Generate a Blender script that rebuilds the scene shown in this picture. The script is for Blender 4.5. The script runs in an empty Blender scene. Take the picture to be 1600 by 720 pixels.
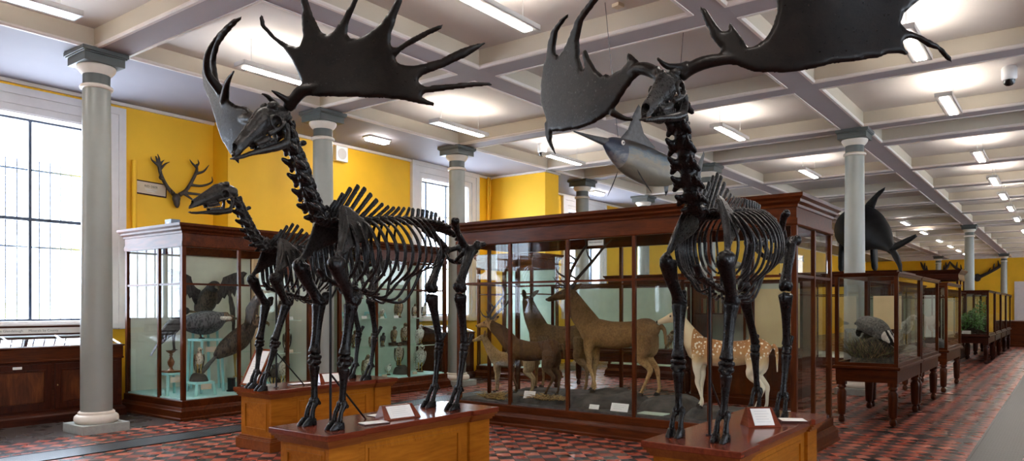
import bpy, bmesh, math, random
from math import sin, cos, pi, sqrt, radians as rad
from mathutils import Vector, Matrix, geometry, noise
SC = bpy.context.scene
COL = SC.collection
random.seed(7)
V = Vector

def catmull(pts, n=4):
    """points (any dimension) -> a smoother chain"""
    if len(pts) < 3 or n <= 1:
        return [list(p) for p in pts]
    P = [list(p) for p in pts]
    P = [[2*a-b for a, b in zip(P[0], P[1])]] + P + [[2*a-b for a, b in zip(P[-1], P[-2])]]
    out = []
    for i in range(1, len(P)-2):
        a, b, c, d = P[i-1:i+3]
        for k in range(n):
            t = k/n
            out.append([.5*(2*q+(r-p)*t+(2*p-5*q+4*r-s)*t*t+(3*q-p-3*r+s)*t**3) for p, q, r, s in zip(a, b, c, d)])
    out.append(P[-2])
    return out

class MB:
    def __init__(self):
        self.v = []; self.f = []; self.mi = []; self.cur = 0; self.M = None
    def add(self, vs, fs):
        o = len(self.v)
        for p in vs:
            p = V(p)
            self.v.append(self.M @ p if self.M else p)
        for f in fs:
            self.f.append([i+o for i in f]); self.mi.append(self.cur)
        return self
    def box(self, x0, x1, y0, y1, z0, z1):
        vs = [(x, y, z) for z in (z0, z1) for x, y in ((x0, y0), (x1, y0), (x1, y1), (x0, y1))]
        return self.add(vs, [(3,2,1,0),(4,5,6,7),(0,1,5,4),(1,2,6,5),(2,3,7,6),(3,0,4,7)])
    def cbox(self, c, s):
        return self.box(c[0]-s[0]/2, c[0]+s[0]/2, c[1]-s[1]/2, c[1]+s[1]/2, c[2]-s[2]/2, c[2]+s[2]/2)
    def tube(self, pts, rad_, seg=10, n=3, flat=1.0, up=None, cap=True):
        """tube through pts; rad_ number or list; flat squeezes it along 'up' x tangent"""
        if not isinstance(rad_, (list, tuple)):
            rad_ = [rad_]*len(pts)
        ch = catmull([list(p)+[r] for p, r in zip(pts, rad_)], n)
        P = [V(c[:3]) for c in ch]; R = [max(.0004, c[3]) for c in ch]
        T = []
        for i in range(len(P)):
            t = P[min(i+1, len(P)-1)]-P[max(i-1, 0)]
            T.append(t.normalized() if t.length > 1e-9 else V((0, 0, 1)))
        a = V(up) if up is not None else V((0, 0, 1))
        if abs(a.dot(T[0])) > .95 and up is None:
            a = V((1, 0, 0))
        vs = []; fs = []
        for i, p in enumerate(P):
            a = a-T[i]*a.dot(T[i])
            if a.length < 1e-6:
                a = T[i].orthogonal()
            a.normalize(); b = T[i].cross(a)
            for k in range(seg):
                w = 2*pi*k/seg
                vs.append(p+(a*cos(w)+b*sin(w)*flat)*R[i])
        for i in range(len(P)-1):
            for k in range(seg):
                k2 = (k+1) % seg
                fs.append((i*seg+k, i*seg+k2, (i+1)*seg+k2, (i+1)*seg+k))
        if cap:
            for i, s in ((0, -1), (len(P)-1, 1)):
                vs.append(P[i]+T[i]*R[i]*.45*s); c = len(vs)-1
                for k in range(seg):
                    k2 = (k+1) % seg
                    fs.append((c, i*seg+k2, i*seg+k) if s < 0 else (c, i*seg+k, i*seg+k2))
        return self.add(vs, fs)
    def ell(self, c, r, rot=None, seg=14, ring=9):
        c = V(c); vs = []; fs = []
        m = rot if rot is not None else Matrix.Identity(3)
        for i in range(1, ring):
            th = pi*i/ring
            for k in range(seg):
                w = 2*pi*k/seg
                vs.append(c+m @ V((r[0]*sin(th)*cos(w), r[1]*sin(th)*sin(w), r[2]*cos(th))))
        vs.append(c+m @ V((0, 0, r[2]))); vs.append(c+m @ V((0, 0, -r[2])))
        A = len(vs)-2
        for i in range(ring-2):
            for k in range(seg):
                k2 = (k+1) % seg
                fs.append((i*seg+k, (i+1)*seg+k, (i+1)*seg+k2, i*seg+k2))
        for k in range(seg):
            k2 = (k+1) % seg
            fs.append((A, k, k2)); fs.append((A+1, (ring-2)*seg+k2, (ring-2)*seg+k))
        return self.add(vs, fs)
    def lathe(self, c, prof, seg=24, axis='z'):
        """prof: (radius, z) bottom to top"""
        vs = []; fs = []
        for r, z in prof:
            for k in range(seg):
                w = 2*pi*k/seg
                vs.append(V(c)+V((r*cos(w), r*sin(w), z)))
        n = len(prof)
        for i in range(n-1):
            for k in range(seg):
                k2 = (k+1) % seg
                fs.append((i*seg+k, i*seg+k2, (i+1)*seg+k2, (i+1)*seg+k))
        fs.append(tuple(range(seg-1, -1, -1))); fs.append(tuple((n-1)*seg+k for k in range(seg)))
        return self.add(vs, fs)
    def ring(self, x0, x1, y0, y1, prof, closed=True):
        """sweeps a closed profile of (outward offset, z) round a rectangle with mitred corners"""
        vs = []; fs = []; n = len(prof)
        cs = ((x0, y0, -1, -1), (x1, y0, 1, -1), (x1, y1, 1, 1), (x0, y1, -1, 1))
        for cx, cy, sx, sy in cs:
            for o, z in prof:
                vs.append((cx+sx*o, cy+sy*o, z))
        for c in range(4):
            d = (c+1) % 4
            for i in range(n):
                j = (i+1) % n
                fs.append((c*n+i, d*n+i, d*n+j, c*n+j))
        return self.add(vs, fs)
    def prism(self, poly, f, t):
        """flat polygon extruded: f(a,b,n)"""
        n = len(poly)
        vs = [f(a, b, -t/2) for a, b in poly]+[f(a, b, t/2) for a, b in poly]
        fs = [tuple(range(n-1, -1, -1)), tuple(range(n, 2*n))]
        fs += [(i, (i+1) % n, n+(i+1) % n, n+i) for i in range(n)]
        return self.add(vs, fs)
    def inflate(self, poly, f, t, r, g):
        """outline -> rounded lens-like solid; f(a,b,n) maps to space, t half thickness, r rounding width, g grid"""
        poly = [V((p[0], p[1])) for p in poly]
        n = len(poly)
        seg = []
        for i in range(n):
            a, b = poly[i], poly[(i+1) % n]
            k = max(1, int((b-a).length/(g*1.3)))
            seg += [a.lerp(b, j/k) for j in range(k)]
        poly = seg; n = len(poly)
        xs = [p.x for p in poly]; ys = [p.y for p in poly]
        def dist(p):
            m = 1e9
            for i in range(n):
                a = poly[i]; b = poly[(i+1) % n]; ab = b-a
                u = max(0, min(1, (p-a).dot(ab)/max(1e-12, ab.length_squared)))
                m = min(m, (p-a-ab*u).length_squared)
            return sqrt(m)
        def inside(p):
            c = False
            for i in range(n):
                a = poly[i]; b = poly[i-1]
                if (a.y > p.y) != (b.y > p.y) and p.x < (b.x-a.x)*(p.y-a.y)/(b.y-a.y)+a.x:
                    c = not c
            return c
        pts = list(poly); D = [0.0]*n
        j = 0; y = min(ys)+g*.5
        while y < max(ys):
            x = min(xs)+(g*.5 if j % 2 else g*.05)
            while x < max(xs):
                p = V((x, y))
                if inside(p):
                    d = dist(p)
                    if d > g*.33:
                        pts.append(p); D.append(d)
                x += g
            y += g*.87; j += 1
        vc, _e, fc, ov, _oe, _of = geometry.delaunay_2d_cdt(pts, [(i, (i+1) % n) for i in range(n)], [], 1, 1e-6)
        T = []
        for i, p in enumerate(vc):
            o = [q for q in ov[i]]
            d = D[o[0]] if o else 0.0
            if o and min(o) < n: d = 0.0
            u = min(1, d/r)
            T.append(t*sqrt(max(0, 1-(1-u)**2)))
        vs = []; fs = []; top = {}; bot = {}
        for i, p in enumerate(vc):
            top[i] = len(vs); vs.append(f(p.x, p.y, T[i]))
            if T[i] > 0:
                bot[i] = len(vs); vs.append(f(p.x, p.y, -T[i]))
            else:
                bot[i] = top[i]
        for q in fc:
            a = [top[i] for i in q]; b = [bot[i] for i in reversed(q)]
            fs.append(a)
            if sorted(a) != sorted(b): fs.append(b)
        return self.add(vs, fs)
    def mesh(self, name, mats, smooth=40):
        me = bpy.data.meshes.new(name)
        me.from_pydata([tuple(p) for p in self.v], [], [f for f in self.f if len(set(f)) >= 3])
        for m in (mats if isinstance(mats, (list, tuple)) else [mats]):
            me.materials.append(m)
        if len(me.polygons) == len(self.mi):
            me.polygons.foreach_set('material_index', self.mi)
        finish(me, smooth)
        return me
    def obj(self, name, mats, parent=None, smooth=40, bevel=0, remesh=0, sm=0, cut=None, loc=None, rot=None):
        me = self.mesh(name, mats, smooth)
        o = bpy.data.objects.new(name, me); COL.objects.link(o)
        if remesh or bevel or cut is not None:
            co = None
            if remesh:
                md = o.modifiers.new('r', 'REMESH'); md.mode = 'VOXEL'; md.voxel_size = remesh
            if cut is not None:
                co = cut.obj('cutter', mats)
                md = o.modifiers.new('c', 'BOOLEAN'); md.object = co; md.operation = 'DIFFERENCE'; md.solver = 'FAST'
            if sm:
                md = o.modifiers.new('s', 'SMOOTH'); md.iterations = sm; md.factor = .5
            if bevel:
                md = o.modifiers.new('b', 'BEVEL'); md.width = bevel; md.segments = 2; md.limit_method = 'ANGLE'
            dg = bpy.context.evaluated_depsgraph_get()
            ne = bpy.data.meshes.new_from_object(o.evaluated_get(dg))
            o.modifiers.clear(); old = o.data; o.data = ne; bpy.data.meshes.remove(old); ne.name = name
            if co is not None:
                cm = co.data; bpy.data.objects.remove(co); bpy.data.meshes.remove(cm)
            finish(ne, smooth)
        if parent is not None:
            o.parent = parent
        if loc is not None: o.location = loc
        if rot is not None: o.rotation_euler = rot
        return o

def finish(me, smooth):
    bm = bmesh.new(); bm.from_mesh(me)
    bmesh.ops.recalc_face_normals(bm, faces=bm.faces)
    bm.to_mesh(me); bm.free()
    me.polygons.foreach_set('use_smooth', [smooth > 0]*len(me.polygons))
    if 0 < smooth < 180:
        me.set_sharp_from_angle(angle=rad(smooth))
    me.update()

def empty(name, label, cat, loc=(0, 0, 0), rz=0, group=None):
    o = bpy.data.objects.new(name, None); COL.objects.link(o)
    o.location = loc; o.rotation_euler = (0, 0, rz); o.empty_display_size = .1
    return tag(o, label, cat, group)
def tag(o, label, cat, group=None, kind=None):
    if label: o['label'] = label
    if cat: o['category'] = cat
    if group: o['group'] = group
    if kind: o['kind'] = kind
    return o
def struct(o):
    o['kind'] = 'structure'; return o
def dup(root, loc, rz=None, label=None, group=None, scale=None):
    def cp(o, par):
        c = o.copy(); COL.objects.link(c); c.parent = par
        for ch in list(o.children): cp(ch, c)
        return c
    r = root.copy(); COL.objects.link(r); r.location = loc
    if rz is not None: r.rotation_euler = (0, 0, rz)
    if scale: r.scale = (scale,)*3
    for ch in list(root.children): cp(ch, r)
    if label: r['label'] = label
    if group: r['group'] = group
    return r
# ------------------------------------------------------------------ materials
def nt(name):
    m = bpy.data.materials.new(name); m.use_nodes = True
    t = m.node_tree; b = t.nodes['Principled BSDF']
    return m, t, b
def nd(t, typ, **kw):
    n = t.nodes.new(typ)
    for k, v in kw.items():
        if k in n.inputs: n.inputs[k].default_value = v
        else: setattr(n, k, v)
    return n
def math_(t, op, a, b=None, c=None):
    n = t.nodes.new('ShaderNodeMath'); n.operation = op
    for i, x in enumerate((a, b, c)):
        if x is None: continue
        if hasattr(x, 'links') or hasattr(x, 'is_output'): t.links.new(x, n.inputs[i])
        else: n.inputs[i].default_value = x
    return n.outputs[0]
def mixc(t, f, a, b):
    n = t.nodes.new('ShaderNodeMix'); n.data_type = 'RGBA'
    for s, x in ((n.inputs[0], f), (n.inputs[6], a), (n.inputs[7], b)):
        if hasattr(x, 'is_output'): t.links.new(x, s)
        elif isinstance(x, (int, float)): s.default_value = x
        else: s.default_value = (*x, 1)
    return n.outputs[2]
def ramp(t, fac, stops):
    n = t.nodes.new('ShaderNodeValToRGB'); e = n.color_ramp.elements
    while len(e) > 1: e.remove(e[-1])
    e[0].position = stops[0][0]; e[0].color = (*stops[0][1], 1)
    for p, c in stops[1:]:
        q = e.new(p); q.color = (*c, 1)
    t.links.new(fac, n.inputs[0]); return n.outputs[0]
def objco(t, scale=(1, 1, 1), rot=(0, 0, 0)):
    c = t.nodes.new('ShaderNodeTexCoord'); m = t.nodes.new('ShaderNodeMapping')
    m.inputs['Scale'].default_value = scale; m.inputs['Rotation'].default_value = rot
    t.links.new(c.outputs['Object'], m.inputs[0]); return m.outputs[0]
def tex(t, co, scale, detail=3, rough=.55, dist=0):
    n = nd(t, 'ShaderNodeTexNoise', Scale=scale, Detail=detail, Roughness=rough, Distortion=dist)
    t.links.new(co, n.inputs['Vector']); return n.outputs[0]
def bump(t, b, h, strength, dist=.01):
    n = nd(t, 'ShaderNodeBump', Strength=strength, Distance=dist)
    t.links.new(h, n.inputs['Height']); t.links.new(n.outputs[0], b.inputs['Normal'])
def plain(name, c, rough=.5, metal=0, spec=.5, var=.08, scale=6, bmp=0, coat=0, stretch=(1, 1, 1), emis=None):
    """one colour with slight mottling"""
    m, t, b = nt(name)
    b.inputs['Roughness'].default_value = rough; b.inputs['Metallic'].default_value = metal
    b.inputs['Specular IOR Level'].default_value = spec; b.inputs['Coat Weight'].default_value = coat
    b.inputs['Coat Roughness'].default_value = .12
    co = objco(t, stretch); f = tex(t, co, scale, 4)
    lo = [max(0, x*(1-var*2)) for x in c]; hi = [min(1, x*(1+var*2)) for x in c]
    t.links.new(ramp(t, f, ((.3, lo), (.7, hi))), b.inputs['Base Color'])
    if bmp: bump(t, b, f, bmp)
    if emis:
        b.inputs['Emission Color'].default_value = (*c, 1); b.inputs['Emission Strength'].default_value = emis
    return m
def wood(name, dark, light, rough=.28, axis='z', scale=1.0, coat=.35, bands=.35):
    m, t, b = nt(name)
    st = {'x': (.12, 1, 1), 'y': (1, .12, 1), 'z': (1, 1, .12)}[axis]
    co = objco(t, [s*scale for s in st])
    f1 = tex(t, co, 9, 5, .6, 1.6); f2 = tex(t, co, 46, 3, .6, .3)
    f = math_(t, 'ADD', math_(t, 'MULTIPLY', f1, 1-bands), math_(t, 'MULTIPLY', f2, bands))
    mid = [(a+c)/2 for a, c in zip(dark, light)]
    t.links.new(ramp(t, f, ((.32, dark), (.5, mid), (.68, light))), b.inputs['Base Color'])
    b.inputs['Roughness'].default_value = rough; b.inputs['Coat Weight'].default_value = coat; b.inputs['Specular IOR Level'].default_value = .13
    b.inputs['Coat Roughness'].default_value = .12
    bump(t, b, f2, .06, .004)
    return m
M = {}
# dark mahogany of the cases, in three grain directions
for ax in 'xyz':
    M['mah_'+ax] = wood('mahogany_'+ax, (.015, .0034, .0017), (.070, .0145, .0055), .33, ax, coat=.04)
    M['cab_'+ax] = wood('case_wood_'+ax, (.026, .0052, .0014), (.112, .0245, .0046), .33, ax, coat=.04)
    M['oak_'+ax] = wood('golden_oak_'+ax, (.25, .076, .006), (.45, .160, .013), .42, ax, coat=.05)
M['top'] = wood('polished_top', (.085, .014, .007), (.20, .042, .018), .20, 'y', coat=.35)
M['base'] = wood('pedestal_plinth', (.14, .034, .008), (.25, .072, .016), .34, 'y', coat=.15)
def burl():
    m, t, b = nt('flame_mahogany')
    co = objco(t, (1, 1, .35))
    f = math_(t, 'ADD', math_(t, 'MULTIPLY', tex(t, co, 3.5, 6, .62, 2.2), .7), math_(t, 'MULTIPLY', tex(t, objco(t, (1, 1, .12)), 40, 3), .3))
    t.links.new(ramp(t, f, ((.30, (.022, .005, .002)), (.5, (.075, .018, .006)), (.68, (.15, .045, .012)))), b.inputs['Base Color'])
    b.inputs['Roughness'].default_value = .3; b.inputs['Specular IOR Level'].default_value = .2
    return m
M['burl'] = burl()
def bone_mat(name, lo, hi, rough):
    m, t, b = nt(name)
    co = objco(t); f = tex(t, co, 11, 6, .62, .4); g = tex(t, co, 60, 3, .6)
    t.links.new(ramp(t, f, ((.3, lo), (.72, hi))), b.inputs['Base Color'])
    t.links.new(ramp(t, g, ((.3, (rough-.1,)*3), (.7, (rough+.12,)*3))), b.inputs['Roughness'])
    b.inputs['Specular IOR Level'].default_value = .20
    bump(t, b, math_(t, 'ADD', math_(t, 'MULTIPLY', f, .8), math_(t, 'MULTIPLY', g, .3)), .22, .008)
    return m
M['bone'] = bone_mat('bog_blackened_bone', (.0030, .0026, .0028), (.011, .009, .009), .30)
M['antler'] = bone_mat('bog_blackened_antler', (.0030, .0024, .0022), (.013, .009, .007), .36)
M['skullbone'] = bone_mat('bog_grey_skull', (.006, .005, .005), (.042, .039, .036), .30)
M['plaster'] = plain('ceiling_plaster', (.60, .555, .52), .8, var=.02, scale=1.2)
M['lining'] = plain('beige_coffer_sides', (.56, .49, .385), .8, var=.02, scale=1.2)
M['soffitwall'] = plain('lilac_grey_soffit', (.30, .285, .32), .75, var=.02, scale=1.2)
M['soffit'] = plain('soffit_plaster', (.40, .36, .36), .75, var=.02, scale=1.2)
M['mould'] = plain('white_moulding', (.76, .69, .63), .6, var=.02)
M['yellow'] = plain('yellow_wall_paint', (.90, .50, .012), .6, var=.035, scale=1.1, bmp=.03)
M['offwall'] = plain('pale_hall_wall', (.62, .58, .52), .7, var=.02)
M['trimwhite'] = plain('white_gloss_trim', (.70, .66, .64), .4, var=.02)
M['colgrey'] = plain('grey_green_column_paint', (.255, .262, .238), .36, var=.05, scale=1.6, bmp=.03)
M['colcap'] = plain('slate_green_capital', (.085, .095, .088), .45, var=.04)
M['colcream'] = plain('cream_collar', (.72, .655, .57), .45, var=.03)
M['plinthstone'] = plain('stone_plinth', (.33, .345, .32), .6, var=.06, scale=14)
M['iron'] = plain('black_iron', (.012, .012, .014), .4, metal=.6)
M['brass'] = plain('brass', (.5, .34, .12), .3, metal=1, var=.04)
M['card'] = plain('white_card', (.82, .80, .76), .6, var=.015)
M['cardedge'] = plain('buff_card', (.62, .50, .36), .6, var=.03)
M['ink'] = plain('black_ink', (.02, .018, .018), .6)
M['pencil'] = plain('faded_lettering', (.22, .21, .21), .6)
M['inkgrey'] = plain('grey_ink', (.62, .61, .59), .6)
M['teal'] = plain('pale_turquoise_paint', (.34, .66, .64), .5, var=.03)
M['cream'] = plain('cream_case_lining', (.66, .67, .56), .7, var=.02)
M['mint'] = plain('pale_green_lining', (.50, .62, .52), .7, var=.03)
M['plasticwhite'] = plain('white_plastic', (.8, .8, .8), .35, var=.01)
M['plasticdark'] = plain('black_plastic', (.012, .012, .013), .2)
M['lampbody'] = plain('lamp_grey_enamel', (.52, .49, .46), .4, var=.01)
M['steel'] = plain('steel_cable', (.55, .55, .55), .35, metal=.8)
M['pine'] = plain('pale_pine', (.62, .42, .22), .5, var=.1, scale=8, stretch=(1, 1, .15))
M['sash'] = plain('dark_sash_paint', (.035, .05, .085), .35)
M['bars'] = plain('outside_bars', (.11, .17, .31), .6)
M['outwall'] = plain('pale_courtyard_wall', (.8, .8, .8), .8)
M['fur_dark'] = plain('black_fur', (.008, .0075, .0075), .85, spec=.2, var=.3, scale=30)
M['whale'] = plain('black_whale_skin', (.005, .005, .0055), .62, spec=.2, var=.25, scale=5)
M['redreflection'] = plain('red_reflection_spot', (.6, .03, .02), .4)  # colour of the card replacing a red spot in the glass reflection
def glass(name, tint, refl=1.0):
    m = bpy.data.materials.new(name); m.use_nodes = True; t = m.node_tree; t.nodes.clear()
    o = t.nodes.new('ShaderNodeOutputMaterial'); mx = t.nodes.new('ShaderNodeMixShader')
    tr = nd(t, 'ShaderNodeBsdfTransparent'); tr.inputs[0].default_value = (*tint, 1)
    gl = nd(t, 'ShaderNodeBsdfGlossy'); gl.inputs['Roughness'].default_value = .0; gl.inputs[0].default_value = (1, 1, 1, 1)
    g = t.nodes.new('ShaderNodeNewGeometry'); dp = t.nodes.new('ShaderNodeVectorMath'); dp.operation = 'DOT_PRODUCT'
    t.links.new(g.outputs['Normal'], dp.inputs[0]); t.links.new(g.outputs['Incoming'], dp.inputs[1])
    k = math_(t, 'SUBTRACT', 1, math_(t, 'ABSOLUTE', dp.outputs['Value']))
    fr = math_(t, 'ADD', .012, math_(t, 'MULTIPLY', math_(t, 'POWER', k, 5), .55))   # Schlick, same from both faces
    t.links.new(math_(t, 'MULTIPLY', fr, refl), mx.inputs[0])
    t.links.new(tr.outputs[0], mx.inputs[1]); t.links.new(gl.outputs[0], mx.inputs[2]); t.links.new(mx.outputs[0], o.inputs[0])
    return m
M['glass'] = glass('case_glass', (.965, .98, .97))
M['shelfglass'] = glass('green_edged_shelf_glass', (.90, .97, .94))
M['window'] = glass('window_glass', (.97, .98, 1))
def frosted():
    m = bpy.data.materials.new('frosted_case_top'); m.use_nodes = True; t = m.node_tree; t.nodes.clear()
    o = t.nodes.new('ShaderNodeOutputMaterial'); mx = t.nodes.new('ShaderNodeMixShader'); mx.inputs[0].default_value = .65
    a = nd(t, 'ShaderNodeBsdfDiffuse'); b = nd(t, 'ShaderNodeBsdfTranslucent')
    for q in (a, b): q.inputs[0].default_value = (.80, .76, .68, 1)
    t.links.new(a.outputs[0], mx.inputs[1]); t.links.new(b.outputs[0], mx.inputs[2]); t.links.new(mx.outputs[0], o.inputs[0])
    return m
M['frost'] = frosted()
def emit(name, c, s):
    m = bpy.data.materials.new(name); m.use_nodes = True; t = m.node_tree; t.nodes.clear()
    o = t.nodes.new('ShaderNodeOutputMaterial'); e = nd(t, 'ShaderNodeEmission', Strength=s); e.inputs[0].default_value = (*c, 1)
    t.links.new(e.outputs[0], o.inputs[0]); return m
M['lamp'] = emit('lit_lamp_diffuser', (1, .93, .86), 16)
M['lampup'] = emit('lit_lamp_tube', (1, .93, .84), 30)
def floor_mat():
    m, t, b = nt('red_and_black_tiles')
    g = t.nodes.new('ShaderNodeNewGeometry'); s = t.nodes.new('ShaderNodeSeparateXYZ'); t.links.new(g.outputs['Position'], s.inputs[0])
    X, Y = s.outputs[0], s.outputs[1]
    T = .158*sqrt(2)
    u = math_(t, 'DIVIDE', math_(t, 'ADD', X, Y), T); v = math_(t, 'DIVIDE', math_(t, 'SUBTRACT', X, Y), T)
    fu = math_(t, 'FLOOR', u); fv = math_(t, 'FLOOR', v)
    chk = math_(t, 'ABSOLUTE', math_(t, 'MODULO', math_(t, 'ADD', fu, fv), 2))
    cmb = t.nodes.new('ShaderNodeCombineXYZ'); t.links.new(fu, cmb.inputs[0]); t.links.new(fv, cmb.inputs[1])
    wn = t.nodes.new('ShaderNodeTexWhiteNoise'); wn.noise_dimensions = '2D'; t.links.new(cmb.outputs[0], wn.inputs['Vector'])
    red = ramp(t, wn.outputs[0], ((0, (.34, .064, .036)), (.5, (.46, .098, .056)), (1, (.56, .165, .10))))
    blk = ramp(t, wn.outputs[0], ((0, (.020, .017, .018)), (.5, (.034, .027, .027)), (1, (.065, .045, .04))))
    col = mixc(t, chk, blk, red)
    # dark border courses: next to the wall and narrow lines across the floor
    def band(c, lo, hi):
        return math_(t, 'MULTIPLY', math_(t, 'GREATER_THAN', c, lo), math_(t, 'LESS_THAN', c, hi))
    wallb = math_(t, 'LESS_THAN', X, -9.95)
    y1 = band(Y, 7.56, 7.66); y2 = band(Y, 10.35, 10.46)
    x1 = band(X, -8.42, -8.33); x2 = band(X, -9.27, -9.18)
    ln = math_(t, 'MINIMUM', 1, math_(t, 'ADD', math_(t, 'ADD', y1, y2), math_(t, 'ADD', x1, x2)))
    stone = ramp(t, tex(t, g.outputs['Position'], 9, 3), ((.3, (.045, .038, .036)), (.7, (.085, .07, .062))))
    col = mixc(t, ln, col, (.042, .036, .036))
    col = mixc(t, wallb, col, stone)
    # grout
    def edge(q):
        f = math_(t, 'FRACT', q); return math_(t, 'MINIMUM', f, math_(t, 'SUBTRACT', 1, f))
    e = math_(t, 'MINIMUM', edge(u), edge(v)); gr = math_(t, 'LESS_THAN', e, .018)
    gr = math_(t, 'MULTIPLY', gr, math_(t, 'SUBTRACT', 1, math_(t, 'MAXIMUM', ln, wallb)))
    dirt = tex(t, g.outputs['Position'], 1.7, 4, .6)
    col = mixc(t, gr, col, (.055, .04, .036))
    col = mixc(t, math_(t, 'MULTIPLY', dirt, .16), col, (.085, .05, .042))
    t.links.new(col, b.inputs['Base Color'])
    r = math_(t, 'ADD', .22, math_(t, 'MULTIPLY', tex(t, g.outputs['Position'], 3, 2, .5), .12))
    t.links.new(math_(t, 'ADD', r, math_(t, 'MULTIPLY', gr, .3)), b.inputs['Roughness'])
    b.inputs['Specular IOR Level'].default_value = .30
    hgt = math_(t, 'SUBTRACT', 1, gr)
    bump(t, b, hgt, .06, .002)
    return m
M['floor'] = floor_mat()
def grate_mat():
    m, t, b = nt('cast_iron_grating')
    co = objco(t)
    s = t.nodes.new('ShaderNodeSeparateXYZ'); t.links.new(co, s.inputs[0])
    u = math_(t, 'SINE', math_(t, 'MULTIPLY', math_(t, 'ADD', s.outputs[0], s.outputs[1]), 2*pi/.12))
    v = math_(t, 'SINE', math_(t, 'MULTIPLY', math_(t, 'SUBTRACT', s.outputs[0], s.outputs[1]), 2*pi/.12))
    h = math_(t, 'MULTIPLY', u, v)
    k = math_(t, 'GREATER_THAN', math_(t, 'ABSOLUTE', h), .42)
    t.links.new(mixc(t, k, (.05, .05, .054), (.003, .003, .003)), b.inputs['Base Color'])
    b.inputs['Metallic'].default_value = .0; b.inputs['Roughness'].default_value = .42; b.inputs['Specular IOR Level'].default_value = .35
    bump(t, b, math_(t, 'SUBTRACT', 1, k), .3, .005)
    return m
M['grate'] = grate_mat()
def fallow_mat():
    m, t, b = nt('fallow_spotted_coat')
    co = objco(t); s = t.nodes.new('ShaderNodeSeparateXYZ'); t.links.new(co, s.inputs[0])
    back = math_(t, 'ADD', s.outputs[2], math_(t, 'MULTIPLY', tex(t, co, 5, 3), .12))
    base = ramp(t, back, ((.55, (.82, .72, .54)), (.62, (.70, .50, .26)), (.72, (.50, .25, .085)), (.86, (.38, .165, .05))))
    vo = nd(t, 'ShaderNodeTexVoronoi', Scale=27.0); t.links.new(co, vo.inputs['Vector'])
    sp = math_(t, 'MULTIPLY', math_(t, 'LESS_THAN', vo.outputs['Distance'], .33),
               math_(t, 'MULTIPLY', math_(t, 'GREATER_THAN', s.outputs[2], .60), math_(t, 'GREATER_THAN', s.outputs[1], -.38)))
    head = math_(t, 'MULTIPLY', math_(t, 'LESS_THAN', s.outputs[1], -.40), math_(t, 'LESS_THAN', s.outputs[2], 2))
    col = mixc(t, head, base, (.70, .55, .34))
    t.links.new(mixc(t, sp, col, (.90, .80, .62)), b.inputs['Base Color'])
    b.inputs['Roughness'].default_value = .75
    bump(t, b, tex(t, co, 70, 2), .2, .01)
    return m
M['fallow'] = fallow_mat()
def coat_mat(name, belly, side, backc, z0, z1, grain=.15):
    """animal coat: belly, side and back colours by height on the animal"""
    m, t, b = nt(name)
    co = objco(t); s = t.nodes.new('ShaderNodeSeparateXYZ'); t.links.new(co, s.inputs[0])
    h = math_(t, 'ADD', s.outputs[2], math_(t, 'MULTIPLY', math_(t, 'SUBTRACT', tex(t, co, 7, 4), .5), grain))
    h = math_(t, 'DIVIDE', math_(t, 'SUBTRACT', h, z0), z1-z0)
    c = ramp(t, h, ((0, belly), (.5, side), (1, backc)))
    f = tex(t, objco(t, (1, .6, .5)), 70, 4, .7)
    dk = ramp(t, math_(t, 'ADD', math_(t, 'MULTIPLY', f, .6), math_(t, 'MULTIPLY', tex(t, co, 14, 5, .65), .4)), ((.36, (.55, .52, .5)), (.62, (1.25, 1.22, 1.15))))
    n = t.nodes.new('ShaderNodeMix'); n.data_type = 'RGBA'; n.blend_type = 'MULTIPLY'; n.inputs[0].default_value = 1
    t.links.new(c, n.inputs[6]); t.links.new(dk, n.inputs[7]); t.links.new(n.outputs[2], b.inputs['Base Color'])
    b.inputs['Roughness'].default_value = .85; b.inputs['Specular IOR Level'].default_value = .2
    bump(t, b, f, .7, .012)
    return m
M['reddeer'] = coat_mat('red_deer_coat', (.50, .33, .15), (.27, .155, .062), (.12, .066, .030), .30, 1.08, .34)
M['hind'] = coat_mat('grey_brown_hind_coat', (.30, .20, .105), (.19, .12, .062), (.10, .064, .036), .4, 1.05, .3)
M['sika'] = coat_mat('dark_sika_coat', (.09, .052, .028), (.11, .055, .027), (.05, .027, .016), .3, 1.0)
M['sikahead'] = coat_mat('tawny_head_coat', (.50, .33, .17), (.46, .29, .14), (.38, .22, .10), .3, 1.2)
M['calf'] = coat_mat('pale_calf_coat', (.48, .36, .2), (.38, .26, .14), (.28, .18, .09), .3, .9)
M['horn'] = plain('dark_deer_antler', (.035, .024, .018), .5, var=.25, scale=12, bmp=.2)
M['hoof'] = plain('dark_hoof', (.03, .022, .018), .4)
M['nose'] = plain('black_nose', (.012, .01, .01), .3)
M['straw'] = plain('dry_straw', (.42, .27, .09), .8, var=.35, scale=40, bmp=.8)
M['rock'] = plain('dark_model_rock', (.055, .048, .042), .85, var=.35, scale=7, bmp=.7)
def feather(name, lo, hi, sc=38, thr=(.42, .58)):
    m, t, b = nt(name)
    co = objco(t, (1, 1, .45)); w = nd(t, 'ShaderNodeTexVoronoi', Scale=sc); t.links.new(co, w.inputs['Vector'])
    f = math_(t, 'ADD', math_(t, 'MULTIPLY', w.outputs['Distance'], .6), math_(t, 'MULTIPLY', tex(t, co, sc*.4, 3), .45))
    t.links.new(ramp(t, f, ((thr[0], lo), (thr[1], hi))), b.inputs['Base Color'])
    b.inputs['Roughness'].default_value = .7; bump(t, b, w.outputs['Distance'], .35, .01)
    return m
M['f_black'] = feather('black_feathers', (.010, .009, .009), (.035, .03, .028))
M['f_dark'] = feather('dark_brown_feathers', (.02, .013, .009), (.075, .05, .033))
M['f_grey'] = feather('slate_grey_feathers', (.035, .036, .04), (.11, .11, .115))
M['f_brown'] = feather('brown_feathers', (.06, .034, .018), (.18, .11, .06))
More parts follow.
